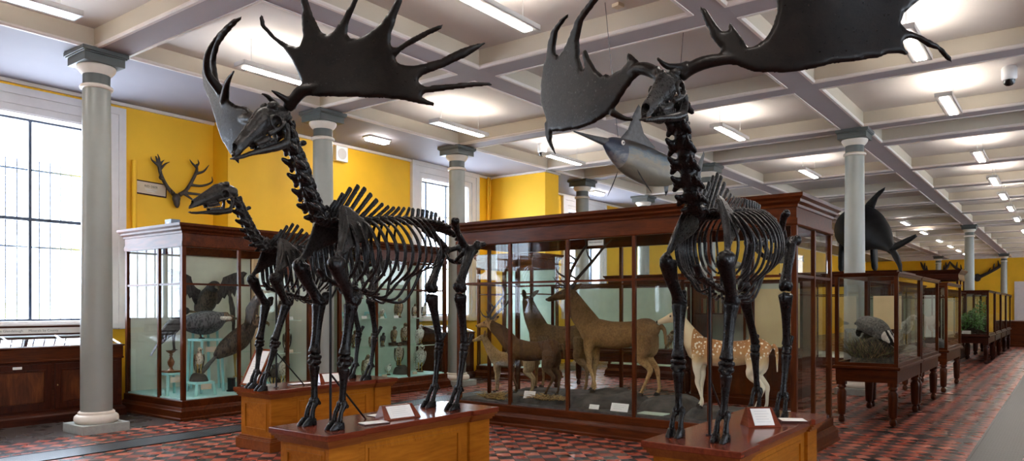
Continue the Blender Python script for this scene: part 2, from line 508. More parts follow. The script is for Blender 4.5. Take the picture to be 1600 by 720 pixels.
M['f_owl'] = feather('tawny_mottled_feathers', (.09, .05, .025), (.33, .22, .12), 50)
M['f_white'] = feather('white_feathers', (.52, .49, .44), (.82, .79, .72), 40)
M['f_snow'] = feather('snowy_barred_feathers', (.20, .17, .15), (.74, .72, .66), 60, (.36, .52))
M['f_chest'] = feather('streaked_pale_chest', (.16, .10, .06), (.66, .56, .44), 60, (.36, .54))
M['beak'] = plain('horn_beak', (.10, .075, .03), .35)
M['legyellow'] = plain('yellow_scaly_leg', (.52, .34, .07), .5)
M['bark'] = plain('perch_bark', (.07, .045, .028), .85, var=.35, scale=18, bmp=.8)
M['standwood'] = wood('turned_stand_wood', (.10, .035, .012), (.25, .10, .035), .35, 'z')
M['leaf'] = plain('green_leaves', (.055, .15, .022), .5, var=.4, scale=14)
M['earth'] = plain('brown_earth', (.055, .04, .022), .9, var=.5, scale=16, bmp=.8)
M['grassy'] = plain('olive_grass', (.16, .16, .045), .8, var=.5, scale=25)
M['drygrass'] = plain('dry_brown_grass', (.25, .15, .06), .8, var=.4, scale=25)
M['badgergrey'] = plain('badger_grey_fur', (.10, .09, .08), .85, var=.4, scale=40, bmp=.5)
M['badgerwhite'] = plain('badger_white_fur', (.72, .68, .60), .8, var=.1, scale=30)
M['fishblue'] = None
def fish_mat():
    m, t, b = nt('blue_and_silver_fish_skin')
    co = objco(t); s = t.nodes.new('ShaderNodeSeparateXYZ'); t.links.new(co, s.inputs[0])
    f = tex(t, objco(t, (1, .5, 1.4)), 7, 7, .72, .8)
    hgt = math_(t, 'ADD', s.outputs[2], math_(t, 'MULTIPLY', math_(t, 'SUBTRACT', f, .5), .42))
    body = ramp(t, math_(t, 'ADD', math_(t, 'MULTIPLY', hgt, 2.0), .5), ((.12, (.10, .085, .06)), (.34, (.17, .14, .095)), (.47, (.10, .12, .125)), (.58, (.035, .075, .115)), (.68, (.020, .019, .019))))
    hd = math_(t, 'LESS_THAN', math_(t, 'ADD', s.outputs[1], math_(t, 'MULTIPLY', s.outputs[2], s.outputs[2])), .30)
    headc = ramp(t, math_(t, 'ADD', math_(t, 'MULTIPLY', hgt, 2.2), .5), ((.10, (.22, .20, .17)), (.30, (.10, .10, .11)), (.40, (.015, .025, .05)), (.62, (.014, .02, .04)), (.75, (.026, .026, .03))))
    t.links.new(mixc(t, hd, body, headc), b.inputs['Base Color'])
    b.inputs['Roughness'].default_value = .4; bump(t, b, f, .2, .01)
    return m
M['fishblue'] = fish_mat()
M['fishfin'] = plain('grey_fish_fin', (.035, .037, .042), .5, var=.25, scale=20)
M['fishpale'] = plain('pale_grey_model_fish', (.20, .19, .15), .55, var=.3, scale=14)
M['eyewhite'] = plain('glass_eye_white', (.6, .62, .6), .15)
M['wire'] = plain('thin_wire', (.08, .08, .08), .4, metal=.5)

M['lightteal'] = plain('light_teal_lining', (.42, .68, .64), .6, var=.02)
M['creamreflection'] = plain('cream_reflection_sheet', (.95, .72, .40), .6, var=.04, scale=3)  # colour of the boards that replace pale reflections in the case glass
# ------------------------------------------------------------------ room shell
ZB, ZC = 4.9, 5.15
XW, XW2 = -12.22, -11.75            # window wall, and where it steps forward
YE = 58.0
def wallbox(name, boxes, m, extra=()):
    b = MB()
    for q in boxes: b.box(*q)
    return struct(b.obj(name, m, smooth=0))
fl = MB().box(-13, 9, -7, 59, -.2, 0).obj('floor', M['floor'], smooth=0); struct(fl)
# wall with window openings
W1 = (3.62, 5.42, 1.38, 4.45); W2 = (12.15, 13.79, 1.40, 4.56); W3 = (18.3, 20.1, 1.40, 4.50); W0 = (-1.5, .6, 1.4, 4.43)
wb = []
def pierce(x0, x1, ya, yb, wins):
    y = ya
    for w in wins:
        wb.append((x0, x1, y, w[0], 0, ZC)); wb.append((x0, x1, w[0], w[1], 0, w[2])); wb.append((x0, x1, w[0], w[1], w[3], ZC)); y = w[1]
    wb.append((x0, x1, y, yb, 0, ZC))
pierce(XW-.42, XW, -7, 7.33, [W0, W1])
wb.append((XW-.42, XW2-.42, 7.33, 7.9, 0, ZC)); pierce(XW2-.42, XW2, 7.33, 58.4, [W2, W3])
wl = wallbox('wall_left', wb, M['yellow'])
MB().box(XW2, -10.06, 14.66, 15.24, 0, ZB).obj('wall_return', M['yellow'], smooth=0)
struct(bpy.data.objects['wall_return'])
wallbox('wall_back', [(-13, 9, YE, YE+.4, 0, ZC)], M['yellow'])
wallbox('wall_front', [(-13, 9, -7.4, -7, 0, ZC)], M['offwall'])
rw = []
y = -7
for k in range(9):
    a = -3+k*7
    rw += [(6.8, 7.2, y, a, 0, ZC), (6.8, 7.2, a, a+2, 0, 1.4), (6.8, 7.2, a, a+2, 4.4, ZC)]; y = a+2
rw.append((6.8, 7.2, y, 58.4, 0, ZC))
wallbox('wall_right', rw, M['offwall'])
# ceiling: slab, wall-side flat soffit, deep beams with white mouldings
ceil = struct(MB().box(-13, 9, -7.4, 59, ZC, ZC+.2).obj('ceiling', M['plaster'], smooth=0))
def cpart(name, b, m):
    return struct(b.obj(name, m, ceil, smooth=0))
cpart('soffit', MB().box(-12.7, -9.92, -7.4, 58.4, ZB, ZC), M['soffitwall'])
HX = [(-6.93, -6.5), (-3.4, -3.0), (.1, .5), (3.6, 4.0)]
CY = [(-5.9, -5.5), (-2.4, -2.0), (.95, 1.32), (4.32, 4.72), (7.86, 8.27), (11.33, 11.72), (14.55, 14.95), (16.22, 16.63), (19.68, 20.05), (23.17, 23.55), (26.4, 26.8), (29.88, 30.28),
      (33.47, 33.87), (35.1, 35.5), (38.5, 38.9), (42, 42.4), (45.4, 45.8), (48.8, 49.2), (52.3, 52.7), (54.0, 54.4)]
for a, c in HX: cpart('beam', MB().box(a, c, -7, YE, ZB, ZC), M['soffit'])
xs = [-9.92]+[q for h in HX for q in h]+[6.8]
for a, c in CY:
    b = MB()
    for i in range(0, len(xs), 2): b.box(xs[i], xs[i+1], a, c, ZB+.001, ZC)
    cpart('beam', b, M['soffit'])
# lining and moulding of each coffer
ysp = [-7]+[q for c in CY for q in c]+[YE]
lin = []
for i in range(0, len(xs), 2):
    for j in range(0, len(ysp), 2):
        x0, x1, y0, y1 = xs[i], xs[i+1], ysp[j], ysp[j+1]
        if y0 < -6 or (x0 > 3.5): continue
        b = MB(); o = .001
        b.ring(x0, x1, y0, y1, [(o, ZB+.03), (-.012, ZB+.03), (-.012, ZC-.002), (o, ZC-.002)])
        q = cpart('coffer_lining', b, M['lining'])
        b = MB()
        b.ring(x0, x1, y0, y1, [(.022, ZB-.012), (-.016, ZB-.012), (-.030, ZB+.006), (-.030, ZB+.026), (-.014, ZB+.036), (.022, ZB+.036)])
        struct(b.obj('molding', M['mould'], q, smooth=0))
# cornice beads where the walls meet the flat soffit
for n, q in (('trim_1', (XW, XW+.05, -7, 7.33, ZB-.05, ZB)), ('trim_2', (XW2, XW2+.05, 7.28, 14.66, ZB-.05, ZB)), ('trim_3', (XW2, -10.02, 14.6, 14.66, ZB-.04, ZB)), ('trim_4', (XW2, XW2+.05, 15.24, 58, ZB-.05, ZB)), ('trim_5', (-10.06, -10.0, 14.6, 15.24, ZB-.04, ZB))):
    struct(MB().box(*q).obj(n, M['mould'], smooth=0))
struct(MB().box(-9.9, 6.8, YE-.12, YE, ZB-.05, ZC).obj('trim_6', M['mould'], smooth=0))

# windows: casing, reveal, sash with bars outside
def window(n, w, xf, mull, rail):
    y0, y1, z0, z1 = w
    b = MB()
    xg = xf-.30
    for q in ((y0, y0+.06, z0, z1), (y1-.06, y1, z0, z1), (y0, y1, z0, z0+.05), (y0, y1, z1-.05, z1)):
        b.box(xg-.02, xg+.03, *q)
    root = struct(b.obj('window_%d' % n, M['sash'], smooth=0))
    b = MB()
    for m_ in mull: b.box(xg-.015, xg+.025, m_-.022, m_+.022, z0+.05, z1-.05)
    for r in rail: b.box(xg-.02, xg+.035, y0+.06, y1-.06, r-.025, r+.025)
    struct(b.obj('glazing_bar', M['sash'], root, smooth=0))
    struct(MB().box(xg-.004, xg+.004, y0+.05, y1-.05, z0+.04, z1-.04).obj('glass_pane', M['window'], root, smooth=0))
    b = MB()  # reveal lining
    b.box(xf-.40, xf+.004, y0-.002, y0+.02, z0, z1); b.box(xf-.40, xf+.004, y1-.02, y1+.002, z0, z1)
    b.box(xf-.40, xf+.004, y0, y1, z1-.02, z1+.002); b.box(xf-.40, xf+.05, y0, y1, z0-.03, z0+.02)
    struct(b.obj('reveal', M['trimwhite'], root, smooth=0))
    b = MB()  # moulded casing
    for k, (d, t) in enumerate(((.0, .05), (.10, .075), (.24, .09))):
        q = xf+.03+.025*k; d2 = (.10, .24, .35)[k]
        b.box(xf, q, y0-d2, y0-d, z0-.12, z1+d); b.box(xf, q, y1+d, y1+d2, z0-.12, z1+d)
        b.box(xf, q, y0-d2, y1+d2, z1+d, z1+d2)
    struct(b.obj('casing', M['trimwhite'], root, smooth=0))
    struct(MB().box(xf, xf+.16, y0-.3, y1+.3, z0-.10, z0-.02).obj('windowsill', M['trimwhite'], root, smooth=0))
    # security bars outside
    b = MB(); k = 0; yy = y0+.1
    while yy < y1:
        b.tube([(xf-.72, yy, z0-.3), (xf-.72, yy, z1-.55)], .010, 6, 1); yy += .155
    b.box(xf-.735, xf-.705, y0-.1, y1+.1, z1-.72, z1-.69); b.box(xf-.735, xf-.705, y0-.1, y1+.1, z0+1.15, z0+1.18)
    struct(b.obj('security_bars', M['bars'], root, smooth=60))
    return root
window(1, W1, XW, [4.52], [2.93])
window(2, W2, XW2, [12.6, 13.3], [2.95])
window(3, W3, XW2, [19.2], [2.95])
window(4, W0, XW, [-.5], [2.93])
# yellow-painted pipes at the corner of the return wall and by the case
pp = MB(); pp.tube([(XW2+.06, 14.5, .05), (XW2+.06, 14.5, ZB-.03)], .03, 10, 1); pp.tube([(XW2+.06, 14.58, .05), (XW2+.06, 14.58, ZB-.03)], .018, 8, 1)
tag(pp.obj('wall_pipe', M['yellow']), 'pair of thin yellow painted pipes running up the corner beside the second window', 'pipe')
pq = MB(); pq.tube([(XW+.07, 5.90, .0), (XW+.07, 5.90, 4.0)], .04, 10, 1); pq.lathe((XW+.07, 5.90, 1.38), [(.05, 0), (.055, .02), (.055, .06), (.05, .08)], 12)
tag(pq.obj('wall_pipe', M['yellow']), 'yellow painted upright pipe behind the left end of the bird case', 'pipe')
bx = MB().box(XW+.01, XW+.44, 5.40, 5.46, 0, .95).obj('pipe_cover', M['trimwhite'], bevel=.004, smooth=0)
tag(bx, 'narrow white upright board between the window cabinet and the bird case', 'board')

# columns
def column(x, y, label, base=True):
    c = empty('column', label, 'column', (x, y, 0), 0, 'painted iron columns holding up the ceiling')
    if base:
        MB().box(-.29, .29, -.29, .29, 0, .115).obj('plinth', M['plinthstone'], c, bevel=.006, smooth=0)
        MB().lathe((0, 0, .116), [(.235, 0), (.255, .02), (.262, .05), (.255, .085), (.235, .105), (.215, .11), (.215, .135), (.20, .15)], 40).obj('base_molding', M['colcream'], c)
    MB().lathe((0, 0, .26 if base else 0), [(.187, 0), (.185, 1.4), (.172, 3.0), (.164, 4.165)], 40).obj('shaft', M['colgrey'], c)
    MB().lathe((0, 0, 4.42), [(.168, 0), (.19, .01), (.198, .028), (.19, .048), (.168, .06)], 36).obj('collar', M['colcream'], c)
    MB().lathe((0, 0, 4.475), [(.160, 0), (.160, .15)], 36).obj('neck', M['colcap'], c)
    MB().lathe((0, 0, 4.61), [(.165, 0), (.175, .012), (.195, .03), (.222, .07), (.23, .10), (.222, .115)], 36).obj('capital', M['colcream'], c)
    b = MB(); b.box(-.25, .25, -.25, .25, 4.722, 4.825); b.box(-.27, .27, -.27, .27, 4.825, 4.842); b.box(-.285, .285, -.285, .285, 4.842, 4.896)
    b.obj('abacus', M['colcap'], c, bevel=.006, smooth=0)
    return c
column(-10.1, 4.42, 'grey green round column with cream collar standing beside the large bright window')
column(-10.1, 8.07, 'round grey column rising between the two bird cases behind the large antlers')
column(-10.1, 11.5, 'round grey column in front of the second window beside the bird case end')
column(-10.1, 16.42, 'dark topped column behind the long deer case beyond the yellow wall end')
column(-10.1, 19.87, 'column whose cream capital just shows above the long deer case cornice')
column(-3.2, 14.85, 'pale blue grey column standing close behind the badger case')
column(-3.2, 34.6, 'dark grey column far down the hall behind the plant case')
column(-3.2, 54.2, 'pale column near the far yellow wall right of the wide antlers')
column(-6.7, 54.2, 'pale column near the far yellow wall left of the wide antlers')
column(-6.7, 16.42, 'pale grey column just showing between the fish tail and the skeleton neck')

# pendant lamps
def lamp():
    c = empty('pendant_lamp', 'x', 'lamp', (0, 0, 0))
    b = MB(); b.box(-.115, .115, -.68, .68, .0, .012); b.box(-.115, -.10, -.68, .68, 0, .06); b.box(.10, .115, -.68, .68, 0, .06); b.box(-.115, .115, -.68, -.665, 0, .06); b.box(-.115, .115, .665, .68, 0, .06)
    b.obj('housing', M['lampbody'], c, smooth=0)
    MB().box(-.055, .055, -.6, .6, -.008, -.001).obj('diffuser', M['lamp'], c, smooth=0)
    MB().tube([(0, -.6, .035), (0, .6, .035)], .014, 8, 1).obj('tube', M['lampup'], c)
    for s in (-1, 1):
        MB().tube([(0, s*.5, .012), (0, s*.5, ZC-4.74)], .004, 6, 1).obj('cable', M['steel'], c)
        MB().lathe((0, s*.5, ZC-4.745), [(.012, 0), (.035, .012), (.035, .04)], 12).obj('ceiling_rose', M['plasticwhite'], c)
    return c
l0 = lamp(); first = True
LY = {-8.6: [-.5, 2.9, 6.2, 9.88, 13.25], -4.9: [-.5, 2.9, 6.2, 13.05, 18.1], -1.5: [-.5, 2.9, 6.2, 10.0, 13.3, 18.2, 21.9, 25.1, 28.3, 31.9, 37.0, 40.5, 43.9, 47.3, 50.7]}
LY[-4.9] += [30.9, 35.3, 40.0, 44.0, 47.4, 50.8]
rown = {-8.6: 'row nearest the window wall', -4.9: 'middle row', -1.5: 'row over the aisle'}
LL = {(-8.6, 2.9): 'hanging strip lamp at the top left above the window cabinet', (-8.6, 6.2): 'hanging strip lamp glowing behind the left antler tines',
      (-8.6, 9.88): 'hanging strip lamp in front of the column by the second window', (-8.6, 13.25): 'hanging strip lamp beside the ceiling camera and below the sweeping antler tip',
      (-4.9, 6.2): 'long hanging strip lamp nearest the top centre between the two antlers', (-4.9, 13.05): 'hanging strip lamp right of the skeleton neck in a bright coffer', (-4.9, 18.1): 'small hanging strip lamp above the right end of the deer case',
      (-1.5, 10.0): 'hanging strip lamp half hidden behind the wide dark antler tip', (-1.5, 13.3): 'hanging strip lamp over the aisle left of the right ceiling camera'}
for x, ys in LY.items():
    for i, y_ in enumerate(ys):
        lab = LL.get((x, y_), 'hanging strip lamp number %s from the camera in the %s' % (['one', 'two', 'three', 'four', 'five', 'six', 'seven', 'eight', 'nine', 'ten', 'eleven', 'twelve', 'thirteen', 'fourteen', 'fifteen'][i], rown[x]))
        if first: l0.location = (x, y_, 4.74); l0['label'] = lab; l0['group'] = 'hanging strip lamps in the coffers'; first = False
        else: dup(l0, (x, y_, 4.74), 0, lab, 'hanging strip lamps in the coffers')
# flush lamps on the flat soffit
for y_, lab in ((9.9, 'small bright lamp fixed flat to the ceiling above the yellow wall speaker'), (18.3, 'small bright lamp fixed to the ceiling beyond the deer case under the fish'), (2.5, 'small bright lamp fixed to the ceiling over the window cabinet')):
    c = empty('flush_lamp', lab, 'lamp', (-10.75, y_, ZB-.001), 0, 'flush ceiling lamps along the window side')
    MB().box(-.11, .11, -.28, .28, -.03, 0).obj('backplate', M['lampbody'], c, smooth=0)
    MB().box(-.085, .085, -.25, .25, -.085, -.031).obj('diffuser', M['lamp'], c, bevel=.02)
# dome cameras
for x, y_, lab in ((-.71, 13.1, 'white dome camera on the ceiling at the far right'), (-9.1, 13.15, 'white dome camera on the ceiling left of the hanging fish')):
    c = empty('dome_camera', lab, 'camera', (x, y_, ZC-.001), 0)
    MB().lathe((0, 0, -.20), [(.085, 0), (.10, .02), (.10, .17), (.085, .2)], 24).obj('housing', M['plasticwhite'], c)
    MB().lathe((0, 0, -.285), [(.01, 0), (.045, .01), (.07, .035), (.08, .085)], 24).obj('dome', M['plasticdark'], c)
# floor gratings along the hall
for x0, x1, y0, y1, lab in ((-9.04, -8.56, -4, 11.0, 'dark cast iron floor grating strip in front of the window cabinet and bird case'), (-.84, -.42, 3, 56, 'long dark cast iron floor grating strip along the right aisle')):
    g = empty('floor_grating', lab, 'grating', ((x0+x1)/2, 0, 0))
    MB().box(x0-(x0+x1)/2, x1-(x0+x1)/2, y0, y1, .001, .006).obj('grille', M['grate'], g, smooth=0)
    b = MB(); w = (x1-x0)/2
    b.box(-w-.025, -w, y0, y1, .001, .010); b.box(w, w+.025, y0, y1, .001, .010)
    b.obj('frame', M['iron'], g, smooth=0)
# ------------------------------------------------------------------ display cases
def rect_case(name, label, x0, x1, y0, y1, posts, zt=2.8, group=None, solid=(), transom=1.94, lining='cream', deckz=.30, toplight=True, zp=.28, W='cab', topm='frost', deckm=None, plinth=True, pw=.045, skip=()):
    """tall case standing on a moulded plinth. posts: {'F':[x..],'B':[x..],'L':[y..],'R':[y..]} post centres on each side; solid: sides closed by a lined board"""
    c = empty(name, label, 'display case', ((x0+x1)/2, (y0+y1)/2, 0), 0, group)
    ox, oy = (x0+x1)/2, (y0+y1)/2
    def B():
        b = MB(); b.M = Matrix.Translation((-ox, -oy, 0)); return b
    wx, wy, wz = M[W+'_x'], M[W+'_y'], M[W+'_z']
    b = B(); b.ring(x0, x1, y0, y1, [(-.05, 0), (.075, 0), (.075, .03), (.06, .042), (.055, .13), (.042, .142), (.03, .165), (.02, .18), (-.05, .18)])
    b.obj('plinth', wx, c, bevel=.003, smooth=0)
    b = B(); b.ring(x0, x1, y0, y1, [(-.05, .18), (.012, .18), (.012, zp-.01), (.0, zp), (-.05, zp)]); b.obj('bottom_rail', wx, c, smooth=0)
    gt = zt-.33
    b = B(); b.ring(x0, x1, y0, y1, [(-.05, gt), (.004, gt), (.012, gt+.015), (.012, gt+.075), (-.05, gt+.075)]); b.obj('top_rail', wx, c, smooth=0)
    b = B(); b.ring(x0, x1, y0, y1, [(-.05, gt+.075), (.0, gt+.075), (.0, zt-.14), (.015, zt-.135), (.02, zt-.11), (.05, zt-.085), (.055, zt-.06), (.085, zt-.035), (.09, zt), (-.05, zt)])
    b.obj('cornice', wx, c, smooth=0)
    B().box(x0+.02, x1-.02, y0+.02, y1-.02, deckz-.04, deckz).obj('deck', M[deckm or lining], c, smooth=0)
    B().box(x0+.03, x1-.03, y0+.03, y1-.03, zt-.05, zt-.03).obj('top_board', M[topm], c, smooth=0)
    side = {'F': (lambda a: (a, y0+pw/2)), 'B': (lambda a: (a, y1-pw/2)), 'L': (lambda a: (x0+pw/2, a)), 'R': (lambda a: (x1-pw/2, a))}
    for px, py in ((x0+.03, y0+.03), (x1-.03, y0+.03), (x1-.03, y1-.03), (x0+.03, y1-.03)):
        B().box(px-.03, px+.03, py-.03, py+.03, zp, gt).obj('corner_post', wz, c, bevel=.004, smooth=0)
    for s in 'FBLR':
        if s in skip: continue
        lo, hi = (x0+.06, x1-.06) if s in 'FB' else (y0+.06, y1-.06)
        ps = posts.get(s, [])
        if s in solid:
            b = B()
            if s in 'FB':
                q = y1-.02 if s == 'B' else y0+.02; b.box(lo, hi, q-.008, q+.008, zp, gt)
            else:
                q = x1-.02 if s == 'R' else x0+.02; b.box(q-.008, q+.008, lo, hi, zp, gt)
            b.obj('back_board', M[lining], c, smooth=0); continue
        for a in ps:
            px, py = side[s](a)
            B().box(px-pw/2, px+pw/2, py-pw/2, py+pw/2, zp, gt).obj('post', wz, c, bevel=.003, smooth=0)
        ed = [lo]+list(ps)+[hi]
        for i in range(len(ed)-1):
            u0, u1 = ed[i]+(pw/2 if i else 0), ed[i+1]-(pw/2 if i < len(ed)-2 else 0)
            b = B(); t = B()
            if s in 'FB':
                q = side[s](0)[1]; b.box(u0, u1, q-.002, q+.002, zp, gt); t.box(u0, u1, q-.016, q+.016, transom-.014, transom+.014)
            else:
                q = side[s](0)[0]; b.box(q-.002, q+.002, u0, u1, zp, gt); t.box(q-.016, q+.016, u0, u1, transom-.014, transom+.014)
            b.obj('glass_pane', M['glass'], c, smooth=0)
            if transom: t.obj('transom', wx if s in 'FB' else wy, c, smooth=0)
    return c
# long deer case in the middle
deer_case = rect_case('display_case', 'long tall glazed mahogany case full of stuffed deer behind the right skeleton', -7.03, -2.29, 8.0, 9.46,
    {'F': [-6.08, -5.15, -4.2, -3.25], 'B': [-6.08, -5.15, -4.2, -3.25], 'R': [8.72], 'L': [8.72]}, lining='cream', deckm='rock', deckz=.31)
b = MB(); b.box(-.11, .11, -.004, .004, -.032, .036); sg = b.obj('case_sign', M['card'], None, smooth=0)
sg.location = (-4.76, 8.06, 2.415); tag(sg, 'small white sign reading IRISH MAMMALS inside the top of the deer case', 'sign')
def text(s, size, loc, rot, m, parent=None, name='lettering', align='CENTER', ex=.0006):
    cu = bpy.data.curves.new(name, 'FONT'); cu.body = s; cu.size = size; cu.extrude = ex; cu.align_x = align; cu.align_y = 'CENTER'; cu.resolution_u = 2
    o = bpy.data.objects.new(name, cu); COL.objects.link(o)
    me = bpy.data.meshes.new_from_object(o); bpy.data.objects.remove(o); bpy.data.curves.remove(cu)
    me.materials.clear(); me.materials.append(m)
    o = bpy.data.objects.new(name, me); COL.objects.link(o); o.location = loc; o.rotation_euler = rot; o.parent = parent
    return o
text('IRISH MAMMALS', .026, (0, -.0046, .006), (rad(90), 0, 0), M['ink'], sg)
# bird cases along the window wall
bird_a = rect_case('display_case', 'tall glazed bird case with large eagles, nearest the bright window', -11.72, -10.04, 5.55, 7.79,
    {'R': [6.46, 7.33], 'F': [-10.72]}, solid=('B', 'L'), lining='cream', group=None, topm='glass', deckm='lightteal')
bird_b = rect_case('display_case', 'tall glazed bird case with shelves of owls and falcons beside the second window', -10.86, -10.04, 8.37, 11.12,
    {'R': [9.25, 10.07]}, solid=('F', 'L'), lining='mint', group=None, topm='glass', deckm='lightteal')
# deeper case standing against the return wall
far_case = rect_case('display_case', 'corniced glass case standing in front of the yellow return wall, seen through the deer case', -10.85, -9.3, 13.05, 14.1, {'F': [-10.1]}, lining='mint', solid=('B',), transom=1.9)
# tall dark cupboards further down the hall
hall_a = rect_case('display_case', 'tall dark wooden case carrying the black whale behind the pale column', -6.3, -3.55, 20.75, 23.4, {'F': [-5.4, -4.5]}, zt=2.55, lining='cream', W='mah')
hall_b = rect_case('display_case', 'tall dark corniced case down the hall behind the plant case', -4.9, -2.78, 26.9, 28.6, {'F': [-4.2, -3.5], 'R': [27.7]}, zt=2.8, lining='cream', W='mah')
hall_c = rect_case('display_case', 'tall dark case with pale lining beyond the deer case near the far dark topped column', -8.7, -6.9, 15.3, 18.6, {'F': [-7.8], 'R': [16.4, 17.5]}, zt=2.35, lining='mint', W='mah', solid=('B', 'L'))
hall_d = rect_case('display_case', 'dark case far down the hall beyond the black whale', -6.2, -3.7, 30.5, 32.2, {'F': [-5.4, -4.5], 'R': [31.3]}, zt=2.4, lining='cream', W='mah', solid=('B', 'L'))
hall_e = rect_case('display_case', 'dark case standing against the window wall far beyond the yellow return wall', -11.6, -10.4, 20.6, 25.0, {'R': [22, 23.5]}, zt=2.5, lining='mint', W='mah', solid=('B', 'L'))
hall_f = rect_case('display_case', 'dark case along the window wall near the far end of the hall', -11.6, -10.2, 27.0, 36.0, {'R': [29, 31, 33.5]}, zt=2.5, lining='mint', W='mah', solid=('B', 'L', 'F'))
for i, (ya, yb) in enumerate(((8.5, 13.5), (16.5, 23.0), (26.0, 34.0), (38.0, 50.0))):  # unseen cases added to keep yellow wall reflections out of the aisle glass
    rect_case('display_case', ['first', 'second', 'third', 'fourth'][i]+' added dark case out of view, blocking yellow wall reflections right of the aisle', 1.0, 2.4, ya, yb, {'L': [ya+(yb-ya)/2]}, zt=2.5, lining='cream', W='mah', solid=('R', 'B', 'F'))
hall_g = rect_case('display_case', 'long dark case in the middle of the far hall', -6.2, -3.7, 38.0, 46.0, {'F': [-5.0], 'R': [40, 42, 44]}, zt=2.4, lining='cream', W='mah', solid=('B', 'L', 'F'))
# table cases
LEG = [(.030, 0), (.040, .012), (.046, .04), (.040, .075), (.028, .09), (.030, .10), (.050, .115), (.055, .16), (.062, .36), (.064, .43), (.050, .455), (.042, .465), (.042, .475), (.058, .49), (.058, .51), (.046, .525), (.046, .53)]
def table_case(label, x0, x1, y0, y1, zt=2.08, group='glass cases on turned legs along the aisle', zr=.80, W='cab', back=None):
    ox, oy = (x0+x1)/2, (y0+y1)/2
    c = empty('table_case', label, 'display case', (ox, oy, 0), 0, group)
    def B():
        b = MB(); b.M = Matrix.Translation((-ox, -oy, 0)); return b
    wx, wy, wz = M[W+'_x'], M[W+'_y'], M[W+'_z']
    for px in (x0+.075, x1-.075):
        for py in (y0+.075, y1-.075):
            b = B(); b.lathe((px, py, 0), LEG, 20); b.box(px-.058, px+.058, py-.058, py+.058, .53, .58); b.obj('leg', wz, c)
    b = B(); b.ring(x0, x1, y0, y1, [(-.16, .58), (-.01, .58), (-.01, zr-.05), (.015, zr-.045), (.03, zr-.03), (.03, zr-.01), (.022, zr), (-.16, zr)]); b.obj('apron', wx, c, smooth=0)
    B().box(x0+.1, x1-.1, y0+.1, y1-.1, zr-.03, zr+.005).obj('deck', M['rock'], c, smooth=0)
    b = B(); b.ring(x0, x1, y0, y1, [(-.05, zr), (0, zr), (0, zr+.045), (-.05, zr+.045)]); b.obj('bottom_rail', wx, c, smooth=0)
    b = B(); b.ring(x0, x1, y0, y1, [(-.05, zt-.055), (0, zt-.055), (.004, zt-.02), (.02, zt-.012), (.02, zt), (-.05, zt)]); b.obj('top_rail', wx, c, smooth=0)
    B().box(x0+.05, x1-.05, y0+.05, y1-.05, zt-.022, zt-.006).obj('top_pane', M['glass'], c, smooth=0)
    for px in (x0+.025, x1-.025):
        for py in (y0+.025, y1-.025):
            B().box(px-.025, px+.025, py-.025, py+.025, zr+.045, zt-.055).obj('corner_post', wz, c, bevel=.003, smooth=0)
    for q in ((x0+.05, x1-.05, y0+.023, y0+.027), (x0+.05, x1-.05, y1-.027, y1-.023), (x0+.023, x0+.027, y0+.05, y1-.05), (x1-.027, x1-.023, y0+.05, y1-.05)):
        B().box(*q, zr+.045, zt-.055).obj('glass_pane', M['glass'], c, smooth=0)
    if back: B().box(x0+.05, x1-.05, y1-.075, y1-.06, zr+.006, zt-.06).obj('back_board', M[back], c, smooth=0)
    return c
table_case('glass case on turned legs holding a badger on a grassy mound, nearest along the aisle', -2.63, -1.83, 11.0, 12.93)
table_case('glass case on turned legs directly behind the badger case', -2.63, -1.83, 13.02, 14.85)
table_case('smaller glass case on turned legs with a brown animal, third along the aisle', -2.63, -1.83, 16.0, 18.2)
PLANT = [24.9, 27.4, 29.9, 32.4]
for i, y_ in enumerate(PLANT):
    table_case(['glass case on turned legs filled with green plants, with a white label', 'dark glass case just behind the plant case down the aisle', 'dark glass case third in the far aisle row', 'last dark glass case at the far end of the aisle row'][i], -2.65, -1.83, y_, y_+2.3, 2.1, W='mah')
# low cases behind the deer case
table_case('table case on dark legs seen through the deer case behind the large red deer', -8.3, -5.35, 12.3, 13.3, 2.05, 'cases behind the deer case', W='mah', back='mint')
def base_case(label, x0, x1, y0, y1, zb, zt):
    ox, oy = (x0+x1)/2, (y0+y1)/2
    c = empty('base_case', label, 'display case', (ox, oy, 0), 0, 'cases behind the deer case')
    def B():
        b = MB(); b.M = Matrix.Translation((-ox, -oy, 0)); return b
    B().box(x0, x1, y0, y1, 0, zb-.03).obj('cupboard', M['cab_x'], c, smooth=0)
    b = B(); b.ring(x0, x1, y0, y1, [(-.03, zb-.03), (.03, zb-.03), (.03, zb), (-.03, zb)]); b.ring(x0, x1, y0, y1, [(-.03, 0), (.02, 0), (.02, .12), (-.03, .12)]); b.obj('moulding', M['cab_x'], c, smooth=0)
    n = 3
    for i in range(n):
        w = (x1-x0)/n; a = x0+i*w+.06; d = x0+(i+1)*w-.06
        b = B(); b.box(a, d, y0-.02, y0-.001, .17, zb-.1); b.obj('door', M['cab_z'], c, bevel=.006, smooth=0)
    b = B()
    for px in (x0+.02, (x0+x1)/2, x1-.02):
        b.box(px-.02, px+.02, y0+.02, y0+.06, zb, zt)
    b.box(x0, x1, y0+.02, y0+.06, zt-.05, zt); b.box(x0, x1, y1-.05, y1, zt-.04, zt); b.box(x0, x0+.03, y0+.02, y1, zb, zt); b.box(x1-.03, x1, y0+.02, y1, zb, zt)
    b.obj('glass_frame', M['cab_z'], c, smooth=0)
    B().box(x0+.03, x1-.03, y0+.038, y0+.042, zb, zt-.05).obj('glass_pane', M['glass'], c, smooth=0)
    B().box(x0, x1, y1-.03, y1, zb, zt).obj('back_board', M['cream'], c, smooth=0)
    B().box(x0+.04, (x0+x1)/2-.02, y0+.1, y1-.03, (zb+zt)/2-.01, (zb+zt)/2+.005).obj('shelf', M['cab_x'], c, smooth=0)
    return c
